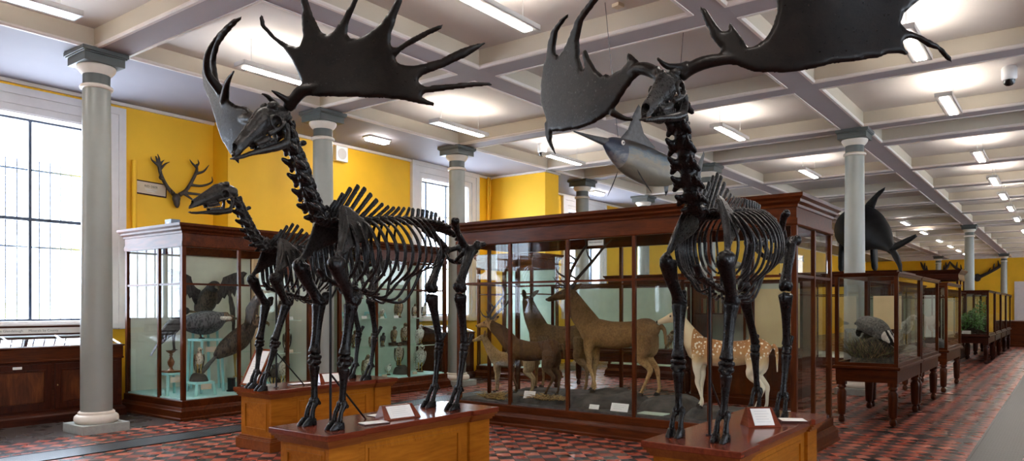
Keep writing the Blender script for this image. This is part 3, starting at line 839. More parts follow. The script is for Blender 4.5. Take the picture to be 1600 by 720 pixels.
base_case('panelled cupboard with a glazed top of books and a cream reflection sheet behind the spotted deer', -5.2, -3.35, 12.0, 12.7, .95, 2.05)
# books and a cream reflection sheet inside it
bk = [wood('book_cloth_%d' % i, [q*.6 for q in c_], c_, .6, 'z', coat=0) for i, c_ in enumerate(((.25, .06, .03), (.30, .22, .12), (.09, .10, .07), (.42, .34, .22), (.12, .05, .03)))]
xx = -5.1; k = 0
while xx < -4.35:
    w = random.uniform(.03, .055); h = random.uniform(.24, .33)
    o = MB().box(0, w, 0, .2, 0, h).obj('book', bk[k % 5], None, bevel=.004, smooth=0); o.location = (xx, 12.2, 1.506)
    tag(o, 'book standing on the cupboard shelf seen through the deer case behind the spotted deer', 'book', 'books on the shelf behind the deer case'); xx += w+.004; k += 1
o = MB().box(0, .82, 0, .004, 0, .95).obj('reflection_sheet', M['creamreflection'], None, smooth=0); o.location = (-4.24, 12.13, .96); o.rotation_euler = (rad(-4), 0, 0)  # reflection in the deer case glass built as a solid cream sheet
tag(o, 'large cream sheet standing in for a glass reflection behind the spotted deer', 'reflection sheet')
o = MB().box(0, .09, 0, .005, 0, .14).obj('reflection_spot', M['redreflection'], None, smooth=0); o.location = (-4.22, 12.085, 1.30); tag(o, 'small red stand-in for a reflected spot before the cream sheet behind the deer case', 'notice')  # red spot of the reflected cream board, built as a solid card

# cabinet under the window with sloping glass top
def window_cabinet(label, y0, y1, xb, xf, sign=True):
    c = empty('window_cabinet', label, 'cabinet', ((xb+xf)/2, (y0+y1)/2, 0))
    ox, oy = (xb+xf)/2, (y0+y1)/2
    def B():
        b = MB(); b.M = Matrix.Translation((-ox, -oy, 0)); return b
    B().box(xb, xf, y0, y1, .12, .86).obj('body', M['mah_y'], c, smooth=0)
    b = B(); b.ring(xb, xf, y0, y1, [(-.03, 0), (.05, 0), (.05, .10), (.035, .12), (.03, .135), (.01, .15), (-.03, .15)]); b.obj('plinth', M['mah_y'], c, smooth=0)
    b = B(); b.ring(xb, xf, y0, y1, [(-.03, .845), (.0, .845), (.02, .855), (.02, .87), (.012, .88), (.012, 1.03), (.03, 1.04), (.03, 1.055), (-.03, 1.055)]); b.obj('showcase_frame', M['cab_y'], c, smooth=0)
    B().box(xb+.03, xf-.03, y0+.03, y1-.03, .86, .90).obj('tray', M['mint'], c, smooth=0)
    # sloping glass lid
    zf, zk, xk = 1.055, 1.19, xb+.28
    b = B(); b.add([(xf, y0, zf), (xf, y1, zf), (xk, y1, zk), (xk, y0, zk), (xf, y0, zf+.004), (xf, y1, zf+.004), (xk, y1, zk+.004), (xk, y0, zk+.004)], [(0,1,2,3), (4,5,6,7), (0,1,5,4), (1,2,6,5), (2,3,7,6), (3,0,4,7)])
    b.obj('lid_glass', M['glass'], c, smooth=0)
    b = B()
    n = 4
    for i in range(n+1):
        yy = y0+.02+(y1-y0-.04)*i/n
        b.tube([(xf, yy, zf+.004), (xk, yy, zk+.004)], .014, 4, 1)
    b.tube([(xf, y0, zf+.002), (xf, y1, zf+.002)], .014, 4, 1); b.tube([(xk, y0, zk), (xk, y1, zk)], .014, 4, 1)
    b.obj('lid_bars', M['steel'], c, smooth=0)
    B().box(xb, xk, y0, y1, 1.055, zk).obj('back_ledge', M['mah_y'], c, smooth=0)
    n = 3; w = (y1-y0-.1)/n
    for i in range(n):
        a, d = y0+.05+i*w+.02, y0+.05+(i+1)*w-.02
        dr = B().box(xf-.01, xf+.018, a, d, .19, .82).obj('door', M['mah_z'], c, bevel=.004, smooth=0)
        b = B(); b.box(xf+.012, xf+.024, a+.10, d-.10, .29, .72); b.obj('door_panel', M['burl'], dr, bevel=.008, smooth=0)
        b = B()
        for q in ((a+.075, a+.10, .265, .745), (d-.10, d-.075, .265, .745), (a+.10, d-.10, .72, .745), (a+.10, d-.10, .265, .29)): b.box(xf+.016, xf+.03, *q)
        b.obj('panel_moulding', M['mah_z'], dr, smooth=0)
        B().ell((xf+.024, a+.03, .52), (.012, .008, .012), seg=10, ring=6).obj('keyhole_plate', M['brass'], dr)
        if i == 1 and sign:
            B().box(xf+.018, xf+.022, (a+d)/2-.055, (a+d)/2+.055, .765, .80).obj('number_label', M['card'], dr, smooth=0)
    # papers lying in the tray
    for i in range(6):
        yy = y0+.1+(y1-y0-.35)*i/5.5; q = B().box(xb+.36, xf-.08, yy, yy+.19, .905, .909)
        q.obj('paper_sheet', M['card' if i % 2 else 'cardedge'], c, smooth=0)
    return c
window_cabinet('long mahogany cabinet with sloping glass lid and panelled doors under the large bright window', 2.55, 5.32, -12.15, -11.33)
window_cabinet('cabinet with sloping glass lid under the second window behind the bird case', 11.9, 13.0, -11.7, -10.9, False)
# long framed sign on the window cabinet
s_ = MB().box(-.015, .015, -1.25, 1.02, 0, .145).obj('long_sign', M['mah_y'], None, bevel=.003, smooth=0); s_.location = (-12.06, 4.1, 1.192)
tag(s_, 'long low framed sign with a white strip standing on the window cabinet', 'sign')
MB().box(.0155, .018, -1.2, .96, .03, .115).obj('white_strip', M['card'], s_, smooth=0)
text('Minerals from Glendalough     Minerals by County', .05, (.0185, .12, .073), (rad(90), 0, rad(90)), M['pencil'], s_)
# wall things
b = MB().box(0, .02, -.27, .27, -.115, .115); pl = b.obj('wall_plaque', M['mah_y'], None, bevel=.002, smooth=0); pl.location = (XW+.001, 6.2, 3.58); pl.rotation_euler = (rad(-2), 0, 0)
tag(pl, 'framed buff plaque reading RED DEER on the yellow wall beside the antlers', 'plaque')
MB().box(.0201, .023, -.25, .25, -.095, .095).obj('plaque_paper', M['cardedge'], pl, smooth=0)
text('RED DEER', .05, (.0235, 0, .03), (rad(90), 0, rad(90)), M['ink'], pl)
for q in (-.02, -.05): MB().box(.0232, .0236, -.12-q, .12+q, q-.006, q+.006).obj('text_line', M['inkgrey'], pl, smooth=0)
b = MB().box(0, .02, -.16, .16, -.10, .10); pl = b.obj('wall_plaque', M['mah_y'], None, bevel=.002, smooth=0); pl.location = (XW2+.001, 9.05, 3.55)
tag(pl, 'small framed plaque on the yellow wall behind the male skeleton neck', 'plaque')
MB().box(.0201, .023, -.145, .145, -.085, .085).obj('plaque_paper', M['cardedge'], pl, smooth=0)
for q in (.03, .0, -.03): MB().box(.0232, .0236, -.09, .09, q-.005, q+.005).obj('text_line', M['inkgrey'], pl, smooth=0)
sp = MB().box(0, .11, -.15, .15, -.15, .15).obj('wall_speaker', M['plasticwhite'], None, bevel=.01, smooth=0); sp.location = (XW2+.001, 9.78, 4.68)
tag(sp, 'white square loudspeaker high on the yellow wall right of the column', 'speaker')
g = MB(); g.lathe((0, 0, 0), [(.11, 0), (.11, .004)], 24); q = g.obj('speaker_grille', M['lampbody'], sp); q.location = (.111, 0, 0); q.rotation_euler = (0, rad(90), 0)
bx = MB().box(-.09, .09, -.07, .07, 0, .13).obj('small_box', plain('blue_grey_carton', (.16, .2, .27), .5), None, bevel=.004, smooth=0); bx.location = (-10.62, 5.72, 2.775)
tag(bx, 'small blue grey box with a white label on top of the bird case', 'box')
MB().box(-.04, .04, -.0715, -.0701, .06, .09).obj('box_label', M['card'], bx, smooth=0)
sw = MB().box(-.004, .012, -.03, .03, -.05, .05).obj('wall_switch', M['plasticdark'], None, bevel=.003, smooth=0); sw.location = (-10.055, 14.95, 3.62); tag(sw, 'small dark switch on the end of the yellow return wall', 'switch')
# far end of the hall
fc = empty('wall_cabinet', 'long dark case along the far yellow wall', 'cabinet', (-4.5, YE-.45, 0))
MB().box(-5.0, 1.4, -.35, .35, 0, 2.25).obj('body', M['mah_x'], fc, smooth=0); MB().box(-5.1, 1.5, -.42, .4, 2.25, 2.42).obj('cornice', M['mah_x'], fc, bevel=.02, smooth=0)
dr = struct(MB().box(-2.86, -1.4, YE-.06, YE-.005, 0, 3.3).obj('door_1', M['trimwhite'], smooth=0))
for q in ((-2.74, -2.2), (-2.06, -1.52)):
    for z0, z1 in ((.3, 1.4), (1.6, 2.9)): struct(MB().box(q[0], q[1], YE-.075, YE-.061, z0, z1).obj('door_panel', M['trimwhite'], dr, bevel=.01, smooth=0))
ch = empty('low_chest', 'low reddish wooden chest at the far right end of the aisle row', 'chest', (-2.0, 37.6, 0))
MB().box(-.85, .75, -1.2, 1.2, .1, 1.0).obj('body', M['cab_x'], ch, bevel=.01, smooth=0); MB().box(-.9, .8, -1.25, 1.25, 0, .1).obj('plinth', M['cab_x'], ch, smooth=0); MB().box(-.9, .8, -1.25, 1.25, 1.0, 1.06).obj('lid', M['cab_y'], ch, bevel=.01, smooth=0)
pf = MB().box(-.35, .35, -.03, .03, 0, .62).obj('framed_picture', M['mah_x'], None, smooth=0); pf.location = (XW2+.04, 16.75, 3.55); pf.rotation_euler = (0, 0, rad(90))
tag(pf, 'framed picture on the wall beyond the yellow return wall', 'picture'); MB().box(-.30, .30, -.034, -.031, .05, .57).obj('picture_print', M['card'], pf, smooth=0); MB().box(-.25, .25, -.036, -.0345, .1, .5).obj('picture_image', M['inkgrey'], pf, smooth=0)

# pedestals of the three skeletons
def pedestal(label, x, y0, y1, w=.70):
    h = .69; L = y1-y0; c = empty('pedestal', label, 'pedestal', (x, (y0+y1)/2, 0), 0, 'panelled skeleton pedestals')
    hw = w/2; hl = L/2
    def outline(o, e):    # plan with end blocks breaking forward on the long sides
        q = .36; s = .028
        return [(-hw-o, -hl-o), (hw+o, -hl-o), (hw+o, -hl+q+o*.3), (hw+o-s, -hl+q+o*.3), (hw+o-s, hl-q-o*.3), (hw+o, hl-q-o*.3), (hw+o, hl+o), (-hw-o, hl+o), (-hw-o, hl-q-o*.3), (-hw-o+s, hl-q-o*.3), (-hw-o+s, -hl+q+o*.3), (-hw-o, -hl+q+o*.3)]
    def slab(b, o, z0, z1): b.prism(outline(o, 0), lambda a, d, n: (a, d, (z0+z1)/2+n), z1-z0)
    b = MB(); slab(b, -.065, .10, .60); b.obj('body', M['oak_y'], c, smooth=0)
    b = MB(); slab(b, -.02, 0, .115); slab(b, -.035, .115, .13); slab(b, -.05, .13, .15); b.obj('plinth', M['base'], c, bevel=.004, smooth=0)
    b = MB(); slab(b, -.045, .585, .605); slab(b, -.03, .605, .628); slab(b, -.012, .628, .645); b.obj('neck_moulding', M['base'], c, smooth=0)
    b = MB(); slab(b, 0, .645, .69); b.obj('top', M['top'], c, bevel=.006, smooth=0)
    bx_ = hw-.065
    def panel(ax, a0, a1, z0, z1, s):
        d = .022
        if ax == 'y':   # end panels
            f = lambda a, z, n: (a, s*(hl-.065+n), z)
        else:
            f = lambda a, z, n: (s*(hw-.093+n), a, z)
        r = MB(); 
        def bxx(a, e, z, zz, n0, n1):
            p = [f(a, z, n0), f(e, zz, n1)]
            r.box(min(p[0][0], p[1][0]), max(p[0][0], p[1][0]), min(p[0][1], p[1][1]), max(p[0][1], p[1][1]), z, zz)
        for q in ((a0, a1, z0, z0+d), (a0, a1, z1-d, z1), (a0, a0+d, z0+d, z1-d), (a1-d, a1, z0+d, z1-d)): bxx(q[0], q[1], q[2], q[3], -.004, .012)
        bxx(a0-.03, a0, z0-.03, z1+.03, -.004, .004); bxx(a1, a1+.03, z0-.03, z1+.03, -.004, .004); bxx(a0, a1, z0-.03, z0, -.004, .004); bxx(a0, a1, z1, z1+.03, -.004, .004)
        r.obj('panel_frame', M['oak_z'], c, smooth=0)
    for s in (-1, 1):
        panel('y', -hw+.14, hw-.14, .22, .53, s)
        panel('x', -hl+.46, hl-.46, .22, .53, s)
    return c
pedestal('golden brown panelled pedestal under the antlered skeleton on the left', -4.54, 3.39, 5.36)
pedestal('brown panelled pedestal under the antlered skeleton on the right', -2.0, 4.58, 6.64)
pedestal('golden brown panelled pedestal under the antlerless skeleton in front of the bird case', -7.34, 4.86, 6.80)

# label blocks, cards and the framed notice on the pedestals
def wedge(label, loc, rz, w=.36, paper='card', d=.15, h=.11):
    e = empty('label_block', label, 'label', loc, rz, None)
    b = MB(); b.add([(-w/2-.03, -d/2, 0), (w/2+.03, -d/2, 0), (w/2+.03, d/2, 0), (-w/2-.03, d/2, 0), (-w/2, d/2-.06, h), (w/2, d/2-.06, h), (w/2, d/2-.03, h), (-w/2, d/2-.03, h)],
        [(3,2,1,0), (0,1,5,4), (1,2,6,5), (2,3,7,6), (3,0,4,7), (4,5,6,7)])
    b.obj('wood_block', M['top'], e, bevel=.003, smooth=0)
    a = V((0, -d/2, 0)); u = (V((0, d/2-.06, h))-a); n = V((0, -u.z, u.y)).normalized()
    b = MB(); q = .78
    pts = [(-w*q/2, .10), (w*q/2, .10), (w*q/2, .92), (-w*q/2, .92)]
    b.prism(pts, lambda x_, t_, k: V((x_, 0, 0))+a+u*t_+n*(.002+k), .003); b.obj('label_card', M[paper], e, smooth=0)
    for i in range(5):
        t0 = .25+i*.13; b = MB(); b.prism([(-w*.28, t0), (w*(.28-.05*(i % 3)), t0), (w*(.28-.05*(i % 3)), t0+.025), (-w*.28, t0+.025)], lambda x_, t_, k: V((x_, 0, 0))+a+u*t_+n*(.0045+k), .0006)
        b.obj('text_line', M['inkgrey'], e, smooth=0)
    return e
def flatcard(label, loc, rz, w=.2, d=.15, t=.018):
    o = MB().box(-w/2, w/2, -d/2, d/2, 0, t).obj('flat_label', M['mah_x'], None, bevel=.002, smooth=0); o.location = loc; o.rotation_euler = (0, 0, rz); tag(o, label, 'label')
    MB().box(-w/2+.006, w/2-.006, -d/2+.006, d/2-.006, t, t+.003).obj('label_card', M['card'], o, smooth=0)
    return o
wedge('wooden wedge label with white card on the left antlered skeleton pedestal', (-4.42, 4.30, .691), rad(80), .30)
flatcard('flat white card lying behind the wedge label on the left antlered pedestal', (-4.64, 4.33, .691), rad(85), .24, .13, .006)
flatcard('flat white card lying near the front hooves of the left antlered skeleton', (-4.36, 3.98, .691), rad(75), .22, .13, .008)
wedge('wooden wedge label with white card on the right antlered skeleton pedestal', (-1.90, 5.70, .691), rad(42), .20, 'card', .17, .14)
flatcard('flat white card on a dark board by the hind hoof of the right skeleton', (-1.76, 6.04, .691), rad(30), .20, .16)
wedge('white card on a wooden wedge on the antlerless skeleton pedestal', (-7.22, 5.88, .691), rad(80), .28)
flatcard('flat white card beside the wedge on the antlerless skeleton pedestal', (-7.30, 5.52, .691), rad(80), .3, .14, .008)
nf = empty('framed_notice', 'tilted framed white notice leaning at the front corner of the antlerless skeleton pedestal', 'notice', (-7.52, 4.95, .700), 0)
nf.rotation_euler = (rad(-28), 0, rad(4))
b = MB()
for q in ((-.145, -.12, .006, .47), (.12, .145, .006, .47), (-.12, .12, .006, .03), (-.12, .12, .445, .47)): b.box(q[0], q[1], -.012, .012, q[2], q[3])
b.obj('frame', M['top'], nf, bevel=.003, smooth=0)
MB().box(-.12, .12, -.004, .004, .03, .445).obj('notice_sheet', M['card'], nf, smooth=0)
for i in range(7): MB().box(-.09, .09-.03*(i % 3), -.0052, -.0042, .30-i*.03, .306-i*.03).obj('text_line', M['inkgrey'], nf, smooth=0)
MB().tube([(0, .012, .36), (0, .21, .115)], .008, 6, 1).obj('easel_foot', M['top'], nf, smooth=0)
# ------------------------------------------------------------------ antler outlines (span, height) in metres
ANT_A = [(0.097, 0.058), (0.252, 0.029), (0.456, 0.005), (0.649, -0.019), (0.842, -0.039), (0.922, -0.059), (1.01, -0.078), (1.161, -0.104), (1.139, -0.079), (1.062, -0.048), (1.014, -0.026), (1.023, -0.005), (1.097, 0.003), (1.353, 0.043), (1.523, 0.069), (1.656, 0.087), (1.609, 0.097), (1.353, 0.086), (1.14, 0.064), (1.032, 0.051), (0.993, 0.069), (0.984, 0.091), (1.019, 0.12), (1.14, 0.162), (1.291, 0.233), (1.376, 0.287), (1.453, 0.35), (1.398, 0.347), (1.271, 0.304), (1.142, 0.238), (1.033, 0.205), (0.954, 0.189), (0.888, 0.196), (0.844, 0.215), (0.831, 0.245), (0.872, 0.285), (1.015, 0.355), (1.145, 0.42), (1.197, 0.458), (1.168, 0.465), (1.06, 0.428), (0.928, 0.366), (0.837, 0.32), (0.806, 0.322), (0.798, 0.351), (0.804, 0.405), (0.844, 0.492), (0.894, 0.609), (0.937, 0.753), (0.902, 0.755), (0.836, 0.612), (0.779, 0.536), (0.73, 0.479), (0.635, 0.418), (0.553, 0.393), (0.505, 0.402), (0.482, 0.434), (0.501, 0.506), (0.581, 0.634), (0.653, 0.774), (0.617, 0.785), (0.53, 0.64), (0.449, 0.537), (0.369, 0.461), (0.328, 0.45), (0.283, 0.469), (0.242, 0.55), (0.207, 0.625), (0.192, 0.689), (0.166, 0.82), (0.125, 0.828), (0.125, 0.7), (0.138, 0.624), (0.126, 0.61), (0.119, 0.531), (0.123, 0.451), (0.099, 0.407), (0.072, 0.407), (0.008, 0.43), (-0.093, 0.49), (-0.158, 0.564), (-0.176, 0.665), (-0.2, 0.62), (-0.196, 0.557), (-0.145, 0.491), (-0.047, 0.406), (0.023, 0.318), (0.063, 0.237), (0.096, 0.152)]
ANT_B = [(0.164, 0.114), (0.211, 0.165), (0.255, 0.202), (0.27, 0.189), (0.274, 0.136), (0.327, 0.104), (0.435, 0.092), (0.468, 0.113), (0.49, 0.105), (0.558, 0.163), (0.623, 0.261), (0.645, 0.331), (0.685, 0.329), (0.698, 0.282), (0.678, 0.208), (0.7, 0.201), (0.726, 0.29), (0.716, 0.401), (0.639, 0.526), (0.46, 0.608), (0.372, 0.664), (0.426, 0.69), (0.549, 0.637), (0.716, 0.563), (0.808, 0.479), (0.915, 0.395), (0.97, 0.378), (1.019, 0.407), (1.015, 0.458), (0.956, 0.54), (0.84, 0.586), (0.692, 0.622), (0.71, 0.632), (0.888, 0.618), (1.026, 0.579), (1.109, 0.501), (1.142, 0.424), (1.226, 0.346), (1.274, 0.25), (1.301, 0.132), (1.266, 0.047), (1.207, -0.058), (1.198, -0.165), (1.15, -0.267), (1.101, -0.333), (1.125, -0.274), (1.141, -0.217), (1.131, -0.167), (0.968, -0.201), (0.765, -0.221), (0.587, -0.216), (0.443, -0.183), (0.363, -0.133), (0.289, -0.058), (0.206, 0.002), (0.147, 0.026)]
ANT_C = [(0.197, 0.075), (0.2, 0.082), (0.144, 0.166), (0.106, 0.261), (0.075, 0.348), (0.078, 0.366), (0.123, 0.339), (0.18, 0.238), (0.217, 0.193), (0.243, 0.193), (0.246, 0.243), (0.257, 0.245), (0.29, 0.193), (0.338, 0.121), (0.357, 0.077), (0.385, 0.072), (0.453, 0.113), (0.498, 0.195), (0.515, 0.257), (0.509, 0.332), (0.538, 0.509), (0.573, 0.512), (0.623, 0.42), (0.683, 0.421), (0.752, 0.641), (0.791, 0.637), (0.835, 0.444), (0.925, 0.446), (1.039, 0.642), (1.08, 0.635), (1.102, 0.453), (1.188, 0.419), (1.394, 0.55), (1.424, 0.538), (1.389, 0.374), (1.349, 0.299), (1.291, 0.252), (1.247, 0.21), (1.231, 0.165), (1.259, 0.129), (1.356, 0.099), (1.477, 0.046), (1.549, -0.017), (1.571, -0.065), (1.526, -0.047), (1.464, 0.007), (1.391, 0.029), (1.332, 0.064), (1.284, 0.07), (1.25, 0.051), (1.256, 0.019), (1.292, -0.02), (1.288, -0.052), (1.261, -0.032), (1.217, -0.02), (1.159, -0.026), (1.094, -0.051), (0.984, -0.065), (0.815, -0.081), (0.711, -0.105), (0.565, -0.112), (0.451, -0.1), (0.386, -0.085), (0.292, -0.036), (0.208, -0.013)]
ANT_D = [(0.199, -0.016), (0.31, 0.068), (0.433, 0.104), (0.543, 0.173), (0.608, 0.249), (0.655, 0.358), (0.647, 0.477), (0.551, 0.566), (0.403, 0.626), (0.212, 0.698), (0.224, 0.715), (0.335, 0.708), (0.48, 0.672), (0.648, 0.618), (0.791, 0.547), (0.935, 0.465), (0.956, 0.338), (0.848, 0.225), (0.785, 0.136), (0.712, 0.02), (0.638, -0.118), (0.546, -0.237), (0.428, -0.359), (0.424, -0.301), (0.358, -0.262), (0.273, -0.187), (0.203, -0.12)]
# ------------------------------------------------------------------ giant deer skeletons
def lerp(a, b, t): return V(a)+(V(b)-V(a))*t
def bone(parent, name, pts, rs, seg=12, m='bone', flat=1.0, up=None, extra=(), n=3, remesh=.011):
    """long bone: shaft plus rounded knobs, one closed surface"""
    b = MB(); b.tube(pts, rs, seg, n, flat, up)
    for c, r in extra: b.ell(c, r if isinstance(r, (tuple, list)) else (r, r, r), seg=10, ring=7)
    return b.obj(name, M[m], parent, smooth=180, remesh=remesh, sm=2)
def vertebra(parent, c, T, N, r, ln, wing, wz, wl, spine=None, sr=.013, name='vertebra', flat=.55):
    """centrum with two side processes and a spine; T forward, N dorsal"""
    T = V(T).normalized(); N = V(N); N = (N-T*N.dot(T)).normalized(); Bx = T.cross(N)
    R = Matrix((Bx, T, N)).transposed(); c = V(c)
    b = MB(); b.ell(c, (r, ln*.56, r*.95), R, 10, 7)
    b.ell(c+N*r*.8, (r*.75, ln*.42, r*.55), R, 10, 6)
    if r > .042:
        b.tube([c-T*ln*.56, c, c+T*ln*.56], [r*1.02, r*.82, r*.95], 10, 2)
    for s in (-1, 1):
        if r > .042:
            b.tube([c+Bx*s*r*.5+N*wz*.4, c+Bx*s*wing*.7+N*wz-T*ln*.22, c+Bx*s*wing+N*(wz-.012)-T*ln*.52], [.034, .028, .016], 8, 2, .6, up=T)
            b.tube([c+Bx*s*r*.5+N*wz, c+Bx*s*wing*.62+N*(wz-.035)+T*ln*.22, c+Bx*s*wing*.74+N*(wz-.06)+T*ln*.58], [.034, .026, .014], 8, 2, .6, up=T)
            b.ell(c+Bx*s*wing*.6+N*(wz-.02), (wing*.36, wl*.8, .016), R, 8, 6)
        else:
            b.ell(c+Bx*s*wing*.55+N*wz, (wing*.5, wl, .016+r*.12), R, 10, 6)
        b.ell(c+Bx*s*r*.8+N*r*.75+T*ln*.38, (r*.36, ln*.34, r*.3), R, 8, 6)
        b.ell(c+Bx*s*r*.8+N*r*.75-T*ln*.38, (r*.36, ln*.34, r*.3), R, 8, 6)
    if spine is not None:
        a = c+N*r*.6; e = V(spine)
        b.tube([a, lerp(a, e, .5), e], [sr*1.25, sr, sr*1.15], 8, 3, flat, up=T)
    return b.obj(name, M['bone'], parent, smooth=180, remesh=.0085, sm=1)
def frame(occ, pitch, yawz=0, roll=0):
    """skull frame: s forward along the face, n up, w to the animal's left"""
    m = Matrix.Rotation(yawz, 3, 'Z') @ Matrix.Rotation(pitch, 3, 'X') @ Matrix.Rotation(roll, 3, 'Y')
    F, U, W = m @ V((0, -1, 0)), m @ V((0, 0, 1)), m @ V((1, 0, 0))
    return lambda s, n, w=0: V(occ)+F*s+U*n+W*w
def skull(root, P, gape=.0):
    b = MB()
    b.tube([P(.0, .01), P(.06, .035), P(.13, .055), P(.20, .055)], [.045, .068, .075, .078], 14)
    b.tube([P(.16, .055), P(.24, .045), P(.33, .03), P(.42, .022), P(.50, .012), P(.565, -.008)], [.084, .078, .060, .050, .044, .024], 14, 3, .82, up=P(0, 1)-P(0, 0))
    b.tube([P(.14, .085), P(.20, .10), P(.28, .085), P(.38, .066), P(.46, .052)], [.045, .05, .04, .028, .016], 12)
    for s in (-1, 1):
        b.tube([P(.10, -.005, s*.075), P(.15, -.012, s*.098), P(.21, -.022, s*.098), P(.28, -.02, s*.075)], [.013, .014, .016, .02], 8)
        for k in range(8):   # rim of the eye socket
            a0, a1 = k*pi/4, (k+1)*pi/4
            b.tube([P(.19+.046*cos(a0), .026+.044*sin(a0), s*.096), P(.19+.046*cos(a1), .026+.044*sin(a1), s*.096)], .0125, 6, 1)
        b.tube([P(.27, -.045, s*.05), P(.33, -.045, s*.046), P(.39, -.035, s*.04)], [.02, .022, .016], 8)
        b.tube([P(.44, .0, s*.026), P(.52, -.016, s*.026), P(.575, -.024, s*.014)], [.014, .010, .008], 8)
        b.ell(P(.02, -.015, s*.03), (.022, .022, .02)); b.tube([P(.05, -.03, s*.05), P(.04, -.075, s*.055)], [.014, .007], 8, 1)
        b.tube([P(.11, .10, s*.04), P(.115, .135, s*.055)], [.034, .036], 10, 1)
    cut = MB()
    for s in (-1, 1):
        cut.ell(P(.19, .026, s*.104), (.042, .042, .042), seg=12, ring=8)
        cut.ell(P(.29, .03, s*.085), (.014, .026, .012), seg=8, ring=6)
    cut.tube([P(.43, .034, 0), P(.50, .022), P(.60, .022)], [.012, .026, .034], 10)
    for s in (-1, 1): cut.ell(P(.115, .01, s*.085), (.022, .03, .026), seg=8, ring=6); cut.ell(P(.36, .012, s*.066), (.010, .012, .020), seg=8, ring=6)
    o = b.obj('skull', M['skullbone'], root, smooth=60, remesh=.0075, sm=2, cut=cut)
    for s in (-1, 1):
        tb = MB()
        for k in range(6): tb.cbox(P(.27+k*.022, -.064+k*.002, s*(.048-.0015*k)), (.014, .020, .024))
        tb.tube([P(.265, -.056, s*.048), P(.385, -.046, s*.040)], .008, 6, 1)
        tb.obj('tooth_row', M['skullbone'], o, smooth=40)
    # lower jaw
    b = MB(); g = gape
    for s in (-1, 1):
        b.tube([P(.10, -.03, s*.085), P(.14, -.09-g*.2, s*.08), P(.18, -.135-g*.35, s*.072)], [.016, .026, .032], 10, 3, .5, up=P(0, 0, 1)-P(0, 0))
        b.tube([P(.17, -.14-g*.35, s*.072), P(.26, -.128-g*.5, s*.055), P(.36, -.098-g*.7, s*.038), P(.45, -.072-g*.9, s*.022), P(.53, -.055-g, s*.012)], [.034, .03, .022, .016, .014], 10)
        b.tube([P(.13, -.06, s*.082), P(.115, .0, s*.088)], [.014, .008], 8, 1)
    b.tube([P(.50, -.06-g, 0), P(.555, -.046-g, 0), P(.585, -.038-g, 0)], [.02, .022, .012], 10, 3, .6, up=P(0, 0, 1)-P(0, 0))
    for k in range(-3, 4): b.ell(P(.588, -.030-g, .008*k), (.0055, .007, .010), seg=6, ring=5)
    j = b.obj('lower_jaw', M['skullbone'], root, smooth=60, remesh=.0075, sm=2)
    for s in (-1, 1):
        tb = MB()
        for k in range(6): tb.cbox(P(.25+k*.022, -.09-g*.5+k*.004, s*(.052-.003*k)), (.012, .020, .024))
        tb.tube([P(.245, -.096-g*.5, s*.052), P(.365, -.076-g*.5, s*.036)], .008, 6, 1)
        tb.obj('tooth_row', M['skullbone'], j, smooth=40)
    return o
def antler(root, side, outline, r0, beam, sw=.53, B=.22, name='antler', tines=()):
    q = sqrt(1-sw*sw); O = V((side*q, sw, 0)); Fd = V((side*sw, -q, 0))
    def f(s, h, n):
        bb = B*sin(pi*max(0, min(1, s/1.9)))+.18*h*abs(h)
        ds = B*pi/1.9*cos(pi*max(0, min(1, s/1.9)))
        nn = (Fd-O*ds-V((0, 0, .36*abs(h)))).normalized()
        return V(r0)+O*s+Fd*bb+V((0, 0, h))+nn*n
    b = MB(); b.inflate(outline, f, .021, .020, .026)
    for pts, rr in [beam]+list(tines):
        b.tube([f(p[0], p[1], p[2] if len(p) > 2 else 0) for p in pts], rr, 12)
    for k in range(14):     # burr round the base
        a = 2*pi*k/14
        p = f(beam[0][1][0]*.4, beam[0][1][1]*.4, 0)
        b.ell(p+V((0, cos(a)*.036, sin(a)*.036)), (.014, .014, .014), seg=6, ring=5)
    return b.obj(name, M['antler'], root, smooth=180, remesh=.0095, sm=6)
def hoofset(root, x, y, z0, ftop, name='foot'):
    """fetlock to hooves: two toes, each a chain of short bones and a hoof"""
    b = MB()
    for s in (-1, 1):
        dx = s*.027
        b.ell((x+dx*.8, ftop[1], ftop[2]+.01), (.027, .03, .03))
        b.tube([(x+dx, ftop[1], ftop[2]), (x+dx*1.15, ftop[1]-.035, ftop[2]-.05), (x+dx*1.25, y+.012, z0+.055)], [.025, .019, .023], 9)
        b.ell((x+dx*1.05, ftop[1]+.03, ftop[2]-.01), (.012, .014, .018))
    o = b.obj(name, M['bone'], root, smooth=180, remesh=.008, sm=1)
    for s in (-1, 1):
        b = MB(); cx = x+s*.036
        b.add([(cx-.021, y+.045, z0), (cx+.021, y+.045, z0), (cx+.017-s*.004, y-.075, z0), (cx-.017-s*.004, y-.075, z0), (cx-.02, y+.04, z0+.055), (cx+.02, y+.04, z0+.055), (cx+.014, y-.02, z0+.064), (cx-.014, y-.02, z0+.064), (cx+.010-s*.004, y-.066, z0+.020), (cx-.010-s*.004, y-.066, z0+.020)],
              [(3,2,1,0), (4,5,6,7), (7,6,8,9), (9,8,2,3), (0,1,5,4), (1,2,8,6), (1,6,5), (0,4,7), (0,7,9,3)])
        b.obj('hoof', M['bone'], o, bevel=.006, smooth=60)
